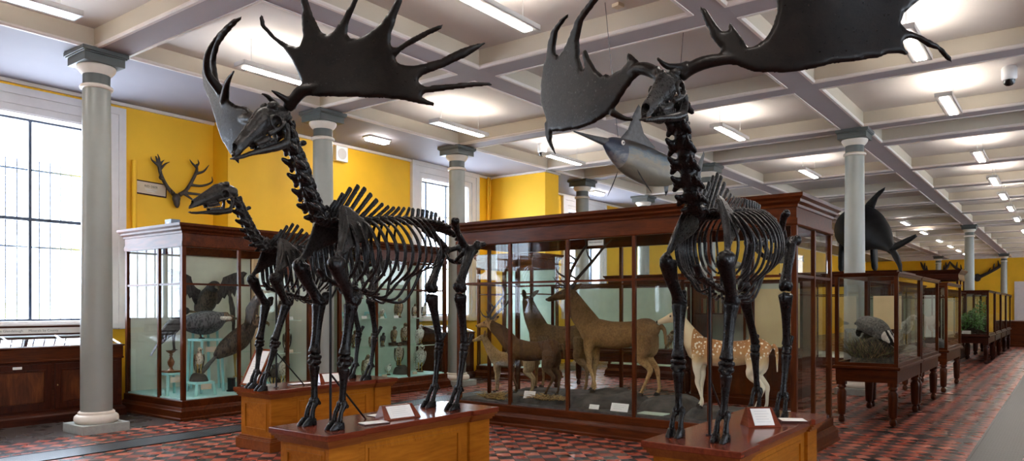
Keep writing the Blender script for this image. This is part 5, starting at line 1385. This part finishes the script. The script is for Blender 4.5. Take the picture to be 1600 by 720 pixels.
MB().lathe((0, 0, 0), [(.075, 0), (.075, .02), (.058, .03), (.058, .19), (.065, .21)], 18).obj('block', M['plasticdark'], pz)
bird('large dark brown eagle with raised wings leaning across the mullion', (-10.42, 6.62, zf+.21), rad(172), 1.16, 44, 'f_dark', 'f_dark', 'f_brown', pose='raised', wing='f_dark', base=None, baseh=0, taill=.36, legl=.16)
stool('low turquoise stool with a buff label carrying the streaked falcon', -10.42, 6.02, zf, .38, .30, .20)
bird('small streaked brown falcon on a dark rock on the turquoise stool', (-10.42, 6.02, zf+.20+.1), rad(70), .44, 72, 'f_brown', 'f_chest', 'f_chest', base=None, baseh=0)
mound('dark rock under the streaked falcon', 'model_rock', -10.42, 6.02, .15, .13, .115, zf+.2, 'rock', 14, flat=3)
stool('low turquoise stool with a buff label carrying the turned wooden stand', -10.74, 5.76, zf, .26, .24, .33)
ts = empty('turned_stand', 'turned brown wooden stand with a square foot on the turquoise stool', 'stand', (-10.74, 5.76, zf+.331))
MB().box(-.10, .10, -.10, .10, 0, .03).obj('foot', M['standwood'], ts, bevel=.006, smooth=0)
MB().lathe((0, 0, .03), [(.05, 0), (.03, .02), (.022, .05), (.045, .09), (.052, .13), (.03, .18), (.018, .21), (.03, .235), (.02, .25), (.06, .28), (.075, .30)], 20).obj('baluster', M['standwood'], ts)
bird('black raven with a long drooping tail on the turned wooden stand', (-10.74, 5.76, zf+.331+.33), rad(165), .74, 58, 'f_black', 'f_black', 'f_black', wing='f_black', taill=.42, base=None, baseh=0, leg='hoof', hook=False)
for x, y, z, lab in ((-10.22, 6.02, zf+.09, 'buff label hanging on the stool of the streaked falcon'), (-10.60, 5.76, zf+.19, 'buff label on the stool of the turned stand'), (-10.53, 6.28, zf+.62, 'buff label on the tall turquoise stool below the vulture')):
    stuffcard(lab, x, y, z, .15, .08, rad(75), 0, 'cardedge')
wp = MB().box(-.03, .03, -.05, .05, 0, 2.1).obj('partition_post', M['pine'], None, smooth=0); wp.location = (-10.75, 7.2, zf); tag(wp, 'pale unpainted pine post standing inside the first bird case', 'post')
# shelves
def shelf(label, x0, x1, y0, y1, z):
    s_ = MB().box(x0, x1-.012, y0, y1, z-.008, z).obj('glass_shelf', M['shelfglass'], None, smooth=0); MB().box(x1-.0115, x1, y0, y1, z-.012, z+.001).obj('shelf_edge', M['mint'], s_, smooth=0); return tag(s_, label, 'shelf')
for nm, y0, y1 in (('first bird case behind the pine post', 7.26, 7.70), ('second bird case', 8.46, 11.03)):
    for z, w_ in ((.86, 'lower'), (1.40, 'upper')): shelf('%s glass shelf inside the %s' % (w_, nm), -11.3 if y0 < 8 else -10.8, -10.2, y0, y1, z)
S0, S1, S2 = zf, .861, 1.401
BL = [  # y, z, L, tilt, rz, body, belly, head, owl, fat, label
 (7.45, S2, .34, 70, 70, 'f_dark', 'f_brown', 'f_dark', 0, 1.1, 'dark falcon on the upper shelf left of the column'),
 (7.38, S1, .36, 68, 75, 'f_grey', 'f_chest', 'f_grey', 0, 1.0, 'grey falcon at the left of the lower shelf by the column'),
 (7.60, S1, .44, 66, 60, 'f_dark', 'f_brown', 'f_dark', 0, .95, 'brown falcon turned aside on the lower shelf by the column'),
 (7.56, S0, .55, 66, 82, 'f_dark', 'f_chest', 'f_dark', 0, 1.25, 'dark hawk facing forward on the floor of the first bird case'),
 (7.36, S0, .42, 62, 60, 'f_black', 'f_dark', 'f_black', 0, 1.0, 'small black bird on the case floor beside the pine post'),
 (8.62, S2, .30, 60, 70, 'f_white', 'f_white', 'f_white', 0, 1.1, 'white bird at the left of the upper shelf in the second bird case'),
 (9.72, S2, .24, 35, 60, 'f_white', 'f_white', 'f_white', 0, 1.1, 'small white bird on a pale stool on the upper shelf'),
 (10.16, S2, .40, 78, 80, 'f_owl', 'f_owl', 'f_owl', 1, 1.35, 'round tawny owl on the upper shelf beside the mullion'),
 (10.62, S2, .30, 72, 70, 'f_brown', 'f_chest', 'f_brown', 0, 1.0, 'small striped hawk on the upper shelf right of the owl'),
 (10.86, S2, .32, 72, 70, 'f_grey', 'f_snow', 'f_grey', 0, 1.0, 'barred grey hawk at the right end of the upper shelf'),
 (8.75, S1, .34, 78, 78, 'f_owl', 'f_owl', 'f_owl', 1, 1.3, 'tawny owl at the left of the lower shelf in the second bird case'),
 (9.12, S1, .34, 78, 78, 'f_brown', 'f_owl', 'f_brown', 1, 1.3, 'brown owl on the lower shelf behind the mullion'),
 (9.52, S1, .28, 74, 75, 'f_owl', 'f_chest', 'f_owl', 1, 1.2, 'small owl on the lower shelf in the middle pane'),
 (9.80, S1, .30, 60, 60, 'f_grey', 'f_grey', 'f_black', 0, 1.0, 'small grey hawk leaning on the lower shelf in the middle pane'),
 (10.10, S1+.06, .34, 80, 80, 'f_brown', 'f_owl', 'f_brown', 1, 1.15, 'tall long eared owl on the lower shelf'),
 (10.38, S1+.06, .40, 78, 82, 'f_owl', 'f_chest', 'f_owl', 1, 1.15, 'tall pale chested owl on the lower shelf by the mullion'),
 (10.80, S1, .42, 76, 80, 'f_snow', 'f_white', 'f_white', 1, 1.3, 'white owl on the lower shelf at the right end'),
 (9.95, S0, .30, 40, 65, 'f_white', 'f_white', 'f_white', 0, 1.2, 'small white bird on the case floor under the large hawk'),
 (10.25, S0+.16, .52, 58, 50, 'f_brown', 'f_chest', 'f_brown', 0, 1.1, 'large speckled hawk on a dark rock on the floor of the second bird case'),
 (9.40, S0, .46, 70, 75, 'f_owl', 'f_chest', 'f_owl', 0, 1.1, 'speckled buzzard on the case floor behind the mullion'),
 (8.85, S0, .40, 55, 70, 'f_white', 'f_white', 'f_white', 0, 1.2, 'white gull like bird on the case floor behind the skeleton hind legs'),
 (10.85, S0, .62, 60, 60, 'f_snow', 'f_snow', 'f_white', 1, 1.2, 'large snowy barred owl on the floor at the right end of the second bird case'),
]
for y, z, L, ti, rz, a, c_, h, ow, ft, lab in BL:
    up = 0
    if z == S0+.16: mound('dark rock under the large speckled hawk', 'model_rock', -10.46, y, .18, .14, .17, S0, 'rock', 17, flat=3)
    bird(lab, (-10.42-.12*((y*7) % 1), y, z+.002), rad(rz), L, ti, a, c_, h, 'birds on the case shelves', owl=bool(ow), fat=ft, bigh=1.25 if ow else 1.0, taill=.22 if ow else .3, base='card' if z > 1 and not ow else 'bark', baseh=.022 if z < S1+.05 else .03)
for y, lab in ((10.10, 'first small brown block under the tall owls'), (10.38, 'second small brown block under the tall owls')):
    q = MB().box(-.07, .07, -.07, .07, 0, .058).obj('wood_block', M['bark'], None, smooth=0); q.location = (-10.42-.12*((y*7) % 1), y, S1+.001); tag(q, lab, 'block')
for y, w_ in ((9.72, 'behind the small white bird'), (8.7, 'under the white bird')):
    stool('pale blue footed stand on the upper shelf '+w_, -10.62, y, S2+.001, .2, .36, .12)
for i, (y, z) in enumerate(((9.9, S2), (7.5, S2), (7.5, S1), (9.1, S2), (10.4, S0), (9.6, S0))):
    stuffcard('small card on the %s, %s' % ({S2: 'upper shelf', S1: 'lower shelf', S0: 'bird case floor'}[z], ['below the white bird', 'left of the column', 'below the two falcons', 'behind the skeleton ribs', 'in front of the speckled hawk', 'near the buzzard'][i]), -10.22, y, z+.002, .12, .05, rad(90), -15, 'card' if z > 1 else 'cardedge')
# ------------------------------------------------------------------ wall antlers, fish, whale, aisle cases
def wall_antler(label, loc, rz, stems, skull_r=.07, m='horn'):
    e = empty('wall_antlers', label, 'antlers', loc, rz)
    b = MB(); b.ell((0, -.06, 0), (skull_r, .06, skull_r*1.2)); b.tube([(0, -.05, .02), (0, -.08, -.10), (0, -.09, -.16)], [.06, .05, .02], 10)
    for s in (-1, 1): b.tube([(s*.03, -.05, .03), (s*.06, -.06, .07)], [.03, .028], 8, 1)
    b.obj('skull_cap', M[m], e, smooth=180, remesh=.009, sm=1)
    for st in stems:
        b = MB()
        for pts, rr in st: b.tube([(p[0], p[1] if len(p) > 2 else -.07, p[-1]) for p in pts], [q*1.25 for q in rr], 9, 4)
        b.obj('antler', M[m], e, smooth=180, remesh=.009, sm=1)
    return e
L_ = [([(-.05, .06), (-.17, .18), (-.27, .36), (-.31, .52), (-.36, .66)], [.032, .026, .024, .022, .010]), ([(-.30, .50), (-.42, .58), (-.44, .64)], [.02, .012, .005]), ([(-.31, .52), (-.30, .62), (-.33, .70)], [.02, .014, .006]),
      ([(-.29, .44), (-.20, .55), (-.12, .60)], [.02, .013, .005]), ([(-.30, .5), (-.25, .58), (-.21, .62)], [.018, .012, .005]), ([(-.24, .28), (-.34, -.16, .30), (-.33, -.22, .40)], [.02, .014, .006]), ([(-.09, .09), (-.16, -.2, .06), (-.20, -.26, .12)], [.022, .015, .006])]
R_ = [([(.05, .06), (.17, .16), (.28, .34), (.36, .52), (.36, .64)], [.032, .026, .024, .022, .010]), ([(.36, .58), (.28, .64), (.23, .70)], [.02, .013, .005]), ([(.36, .60), (.40, .66), (.38, .72)], [.018, .012, .005]),
      ([(.33, .46), (.46, -.12, .52), (.54, -.16, .64)], [.022, .016, .006]), ([(.24, .26), (.42, -.14, .26), (.58, -.18, .34), (.58, -.18, .44)], [.022, .018, .014, .005]), ([(.13, .11), (.30, -.16, .10), (.48, -.22, .10), (.50, -.24, .22)], [.022, .018, .014, .005]), ([(.12, .10), (.20, -.15, .02), (.28, -.2, -.06)], [.022, .015, .006])]
wall_antler('branching red deer antlers on the yellow wall left of the antlerless skeleton head', (XW+.03, 6.60, 3.46), rad(90), [L_, R_])
def moose(s):
    return [([(s*.15, .05), (s*.7, .35), (s*1.3, .75), (s*1.6, 1.15)], [.09, .08, .07, .03]), ([(s*.9, .45), (s*.95, .9)], [.06, .02]), ([(s*1.2, .7), (s*1.15, 1.1)], [.06, .02]), ([(s*.6, .3), (s*.75, -.3, .6)], [.05, .02])]
wall_antler('wide dark antlers spread on the far yellow wall left of the pale column', (-4.9, YE-.02, 3.6), 0, [moose(-1), moose(1)], .22)
wall_antler('dark curved antlers on the far yellow wall above the tall dark case', (-7.35, YE-.02, 3.6), 0, [moose(-.55), moose(.55)], .18)

# hanging fish
fd = math.atan2(-.2017, .978)
e = empty('model_fish', 'blue and silver swordfish model hanging from the ceiling beside the right skeleton neck', 'fish', (-4.26, 7.43, 3.47), fd)
b = MB(); b.tube([(0, -.02, .02), (0, .12, .0), (0, .38, -.05), (0, .75, -.08), (0, 1.15, -.06), (0, 1.5, -.02), (0, 1.72, .0)], [.045, .13, .205, .235, .19, .09, .045], 22, 5, .56, up=(0, 0, 1))
body_ = b.obj('body', M['fishblue'], e, smooth=180)
body_.rotation_euler = (rad(-5), 0, 0)
MB().tube([(0, .04, .03), (-.03, -.20, .06), (-.06, -.46, .095)], [.055, .030, .008], 10, 3, .7).obj('sword', M['fishfin'], e, smooth=180)
def fin(name, pts, f, t=.012): 
    b = MB(); b.inflate(pts, f, t, .04, .03); return b.obj(name, M['fishfin'], e, smooth=60)
fin('dorsal_fin', [(.22, .08), (.40, .24), (.50, .44), (.60, .58), (.64, .54), (.64, .36), (.70, .24), (.92, .10), (.60, .04)], lambda a, z, n: V((n, a, z)))
for s in (-1, 1):
    fin('pectoral_fin', [(0, -.05), (.16, -.03), (.36, .05), (.38, .03), (.20, -.10), (.03, -.12)], lambda a, z, n, s=s: V((s*(.12+a*.35), .42+a*.30 if s > 0 else .36-a*.10, -.22-a*.85+z*.3+n)))
fin('tail_fin', [(1.66, -.03), (1.78, .10), (1.95, .34), (1.97, .30), (1.88, .02), (1.95, -.30), (1.93, -.33), (1.78, -.10)], lambda a, z, n: V((n, a, z-.14)))
fin('anal_fin', [(1.05, -.22), (1.10, -.42), (1.13, -.50), (1.17, -.44), (1.24, -.24)], lambda a, z, n: V((n, a, z+.02)))
for s in (-1, 1):
    q = MB().ell((s*.095, .20, .04), (.012, .03, .03), seg=12, ring=8).obj('eye', M['eyewhite'], e)
    MB().ell((s*.105, .198, .04), (.006, .013, .013), seg=10, ring=6).obj('pupil', M['nose'], q)
for y_, z_ in ((.22, .13), (1.3, .10)):
    for s in ((-.12,) if y_ < 1 else (.1,)): MB().tube([(0, y_, z_), (s*.6, y_+s*1.2, ZC-3.47)], .004, 6, 1).obj('hanging_wire', M['wire'], e)
MB().box(-.05, .05, .17, .27, ZC-3.47-.04, ZC-3.471).obj('ceiling_plate', M['cardedge'], e, smooth=0)

# black whale on the tall dark case
zt_ = 2.552
e = empty('model_whale', 'black model whale with raised fin on the tall dark case behind the pale column', 'whale', (-4.6, 22.0, zt_))
b = MB(); b.tube([(-.42, 1.35, 1.25), (-.35, 1.0, 1.27), (-.15, .3, 1.24), (.2, -.5, 1.16), (.62, -1.05, .93), (.95, -1.45, .62), (1.08, -1.60, .46)], [.34, .56, .62, .60, .40, .17, .10], 24, 5, .92, up=(0, 0, 1))
b.ell((-.43, 1.45, 1.2), (.40, .36, .44))
b.obj('body', M['whale'], e, smooth=180)
def wf(name, pts, f, t=.06):
    b = MB(); b.inflate(pts, f, t, .08, .06); return b.obj(name, M['whale'], e, smooth=180)
wf('dorsal_fin', [(-.05, 0), (.10, .22), (.42, .48), (.62, .56), (.60, .48), (.42, .30), (.34, .10), (.30, -.06)], lambda a, z, n: V((.12+a, -.25-a*.55+n, 1.66+z)))
wf('fluke', [(0, -.08), (.18, -.02), (.55, .16), (.74, .30), (.70, .40), (.40, .32), (.1, .22), (0, .12)], lambda a, z, n: V((1.05+a*.8, -1.62-a*.1+n, .48+z*.7+a*.12)))
wf('fluke', [(0, -.10), (.2, -.10), (.5, -.10), (.82, -.16), (.80, -.10), (.5, .06), (.2, .14), (0, .12)], lambda a, z, n: V((1.06+a*.45+z*.7, -1.62-a*.35+n, .50-a*.8+z*.1)))
for s, q in ((-1, .35), (1, .1)): wf('flipper', [(0, -.26), (.25, -.30), (.62, -.22), (.66, -.04), (.62, .16), (.30, .22), (0, .24)], lambda a, z, n, s=s, q=q: V((s*(.42+.06*a)-.1+n, q+z, .92-a*1.35)))
for y_, x_ in ((.9, -.3), (-.25, .05)):
    b = MB(); b.box(x_-.10, x_+.10, y_-.10, y_+.10, 0, .72); b.box(x_-.25, x_+.25, y_-.12, y_+.12, 0, .04); b.obj('stand', M['fur_dark'], e, smooth=0)

# badger case
deckb = .806
mound('grassy brown mound under the badger in the nearest aisle case', 'model_mound', -2.24, 11.72,   .33, .62, .46, deckb, 'earth', 31, rough=.5, flat=1)
straw('long olive and brown grass covering the badger mound', 'dry_grass', -2.25, 11.65, deckb+.10, .29, .58, 2200, .26, ['grassy', 'drygrass', 'earth', 'bark', 'earth'], 32, 1.3, .003, 'grass')
e = empty('stuffed_badger', 'stuffed badger with black and white striped face on the grassy mound', 'badger', (-2.22, 11.55, deckb+.375), rad(38))
e.rotation_euler = (rad(16), 0, rad(44))
b = MB(); b.tube([(-.0, .40, .10), (0, .22, .12), (0, -.02, .13), (0, -.2, .11), (0, -.3, .09)], [.07, .13, .14, .10, .07], 14, 4, 1.05)
b.tube([(0, -.24, .10), (0, -.36, .07), (0, -.48, .02)], [.075, .058, .028], 12, 4)
for s in (-1, 1):
    b.tube([(s*.08, -.16, .06), (s*.10, -.2, -.02), (s*.10, -.24, -.04)], [.05, .036, .03], 8, 3); b.tube([(s*.09, .22, .06), (s*.11, .24, -.02), (s*.11, .2, -.04)], [.06, .036, .03], 8, 3)
    b.ell((s*.055, -.30, .135), (.022, .014, .022))
b.tube([(0, .38, .10), (0, .52, .04)], [.04, .02], 8, 1)
bo = b.obj('body', [M['badgergrey'], M['badgerwhite'], M['fur_dark']], e, smooth=180, remesh=.011, sm=3)
for p in bo.data.polygons:
    c = p.center
    if c.y < -.26: p.material_index = 2 if .018 < abs(c.x) < .045 and c.z > .02 else 1
    elif c.z < .04: p.material_index = 2
MB().ell((0, -.505, .018), (.016, .014, .012)).obj('nose', M['nose'], e)
mound('dark rocky ground inside the badger case', 'model_rock', -2.23, 12.45, .32, .40, .10, deckb, 'rock', 33, flat=2)
o = MB().box(-.20, .20, -.004, .004, 0, .52).obj('reflection_panel', M['creamreflection'], None, smooth=0); o.location = (-2.28, 12.78, deckb+.46); tag(o, 'cream panel standing in for a glass reflection at the back of the badger case', 'panel'); MB().box(-.02, .02, -.003, .003, -.455, 0).obj('reflection_panel_foot', M['creamreflection'], o, smooth=0)  # added board takes the place of a cream reflection in the pane
# pale bird and rocks in the second case
mound('pale grey rock in the case behind the badger case', 'model_rock', -2.23, 13.9, .30, .6, .16, deckb, 'fishpale', 41, flat=2)
bird('pale grey bird in the case behind the badger case', (-2.2, 13.75, deckb+.15), rad(60), .62, 55, 'f_snow', 'f_white', 'f_snow', base=None, baseh=0)
# brown animal in the third case
mound('dark rocky ground in the third aisle case', 'model_rock', -2.22, 17.0, .31, .85, .16, deckb, 'rock', 51, flat=2)
deer('brown shaggy animal in the third aisle case', (-2.25, 16.75, deckb+.13), rad(-20), .52, 'hind', cat='animal', name='stuffed_animal')
# plants
def bush(label, x, y, z, rx, ry, h, n, seed):
    rnd = random.Random(seed); e = empty('leafy_plant', label, 'plant', (x, y, z)); b = MB()
    st = MB()
    for i in range(n):
        px, py = rx*rnd.uniform(-1, 1), ry*rnd.uniform(-1, 1); hh = h*rnd.uniform(.25, 1)*(1-.3*abs(px/rx))
        if i % 6 == 0: st.tube([(px*.6, py*.6, 0), (px, py, hh)], [.006, .003], 5, 1)
        d = V((rnd.uniform(-1, 1), rnd.uniform(-1, 1), rnd.uniform(-.2, .8))).normalized(); w_ = d.orthogonal().normalized(); L = rnd.uniform(.05, .11); p = V((px, py, hh))
        up = d.cross(w_)*.012
        b.add([p, p+d*L*.5+w_*L*.28+up, p+d*L, p+d*L*.5-w_*L*.28+up, p+d*L*.5-up*.6], [(0, 1, 4), (1, 2, 4), (2, 3, 4), (3, 0, 4), (0, 4, 1), (0, 3, 1), (1, 3, 2)])
    lf = b.obj('foliage', M['leaf'], e, smooth=0); lf['kind'] = 'stuff'; st.obj('stem', M['bark'], e); return e
bush('green leafy plants filling the glass case far down the aisle', -2.3, 25.6, deckb, .28, .55, .72, 900, 61)
bush('taller thin plant at the back of the plant case', -2.15, 26.5, deckb, .2, .4, 1.0, 240, 62)
stuffcard('white label at the front of the plant case', -2.38, 24.99, deckb+.01, .22, .12, 0, 0)
for i, y_ in enumerate(PLANT[1:]):
    mound(['dark rock model in the case behind the plants', 'dark rock model third along the far row', 'dark rock model in the last aisle case'][i], 'model_rock', -2.24, y_+1.1, .3, .9, .5, deckb, 'rock', 70+i, flat=1)
# things in the cases seen through the deer case
for i, (x, L, ti, a, c_) in enumerate(((-8.0, .4, 66, 'f_grey', 'f_white'), (-7.5, .36, 60, 'f_brown', 'f_chest'), (-7.0, .42, 70, 'f_white', 'f_white'), (-6.45, .38, 64, 'f_black', 'f_white'), (-5.95, .42, 66, 'f_owl', 'f_chest'))):
    bird('%s bird in the table case behind the deer case, %s from left' % (['grey and white', 'small brown', 'all white', 'black and white', 'tawny'][i], ['first', 'second', 'third', 'fourth', 'fifth'][i]), (x, 12.75, .807), rad(-10+20*i), L, ti, a, c_, a, None)
for i, (x, z, L) in enumerate(((-4.6, 1.45, .62), (-3.7, 1.62, .55))):
    e = empty('model_fish', ['pale grey model fish on rods above the cupboard behind the spotted deer', 'smaller grey model fish on rods at the right end of that cupboard top'][i], 'fish', (x, 12.35, 2.32+.07*i))
    b = MB(); b.tube([(-L*.5, 0, 0), (-L*.35, 0, .0), (0, 0, .01), (L*.3, 0, 0), (L*.45, 0, 0)], [L*.02, L*.10, L*.13, L*.05, L*.03], 14, 4, .5, up=(0, 0, 1)); b.obj('body', M['fishpale'], e)
    for pts, nm in (([(.40, 0), (.52, .12), (.50, 0), (.52, -.12)], 'tail_fin'), ([(-.05, .1), (.06, .2), (.12, .08)], 'dorsal_fin'), ([(-.08, -.1), (.02, -.18), (.08, -.08)], 'belly_fin')):
        b = MB(); b.inflate([(p[0]*L, p[1]*L) for p in pts], lambda a, z_, n: V((a, n, z_)), .006, .02, .02); b.obj(nm, M['fishpale'], e)
    for s in (-.25, .25): MB().tube([(s*L*.6, 0, 0), (s*L*.6, 0, 2.052-2.32-.07*i)], .006, 6, 1).obj('support_rod', M['brass'], e)
# ------------------------------------------------------------------ light and camera
w = bpy.data.worlds.new('daylight'); SC.world = w; w.use_nodes = True
w.node_tree.nodes['Background'].inputs[0].default_value = (.76, .87, 1.0, 1); w.node_tree.nodes['Background'].inputs[1].default_value = 5.0
cd = bpy.data.cameras.new('camera'); cam = bpy.data.objects.new('camera', cd); COL.objects.link(cam)
cam.location = (0, 0, 1.6); cam.rotation_euler = (rad(90), 0, math.atan(871.2/1155))
cd.sensor_width = 36; cd.lens = 36*1155/1600
cd.shift_y = (480.6-360)/1600; cd.clip_end = 200; cd.clip_start = .05
SC.camera = cam
SC.view_settings.view_transform = 'Standard'; SC.view_settings.look = 'None'; SC.view_settings.gamma = 1; SC.view_settings.use_curve_mapping = False
SC.view_settings.exposure = 2.1
SC.cycles.use_denoising = True; SC.cycles.max_bounces = 8; SC.cycles.diffuse_bounces = 4; SC.cycles.glossy_bounces = 4; SC.cycles.transparent_max_bounces = 40
SC.cycles.sample_clamp_indirect = 4; SC.cycles.caustics_reflective = False; SC.cycles.caustics_refractive = False
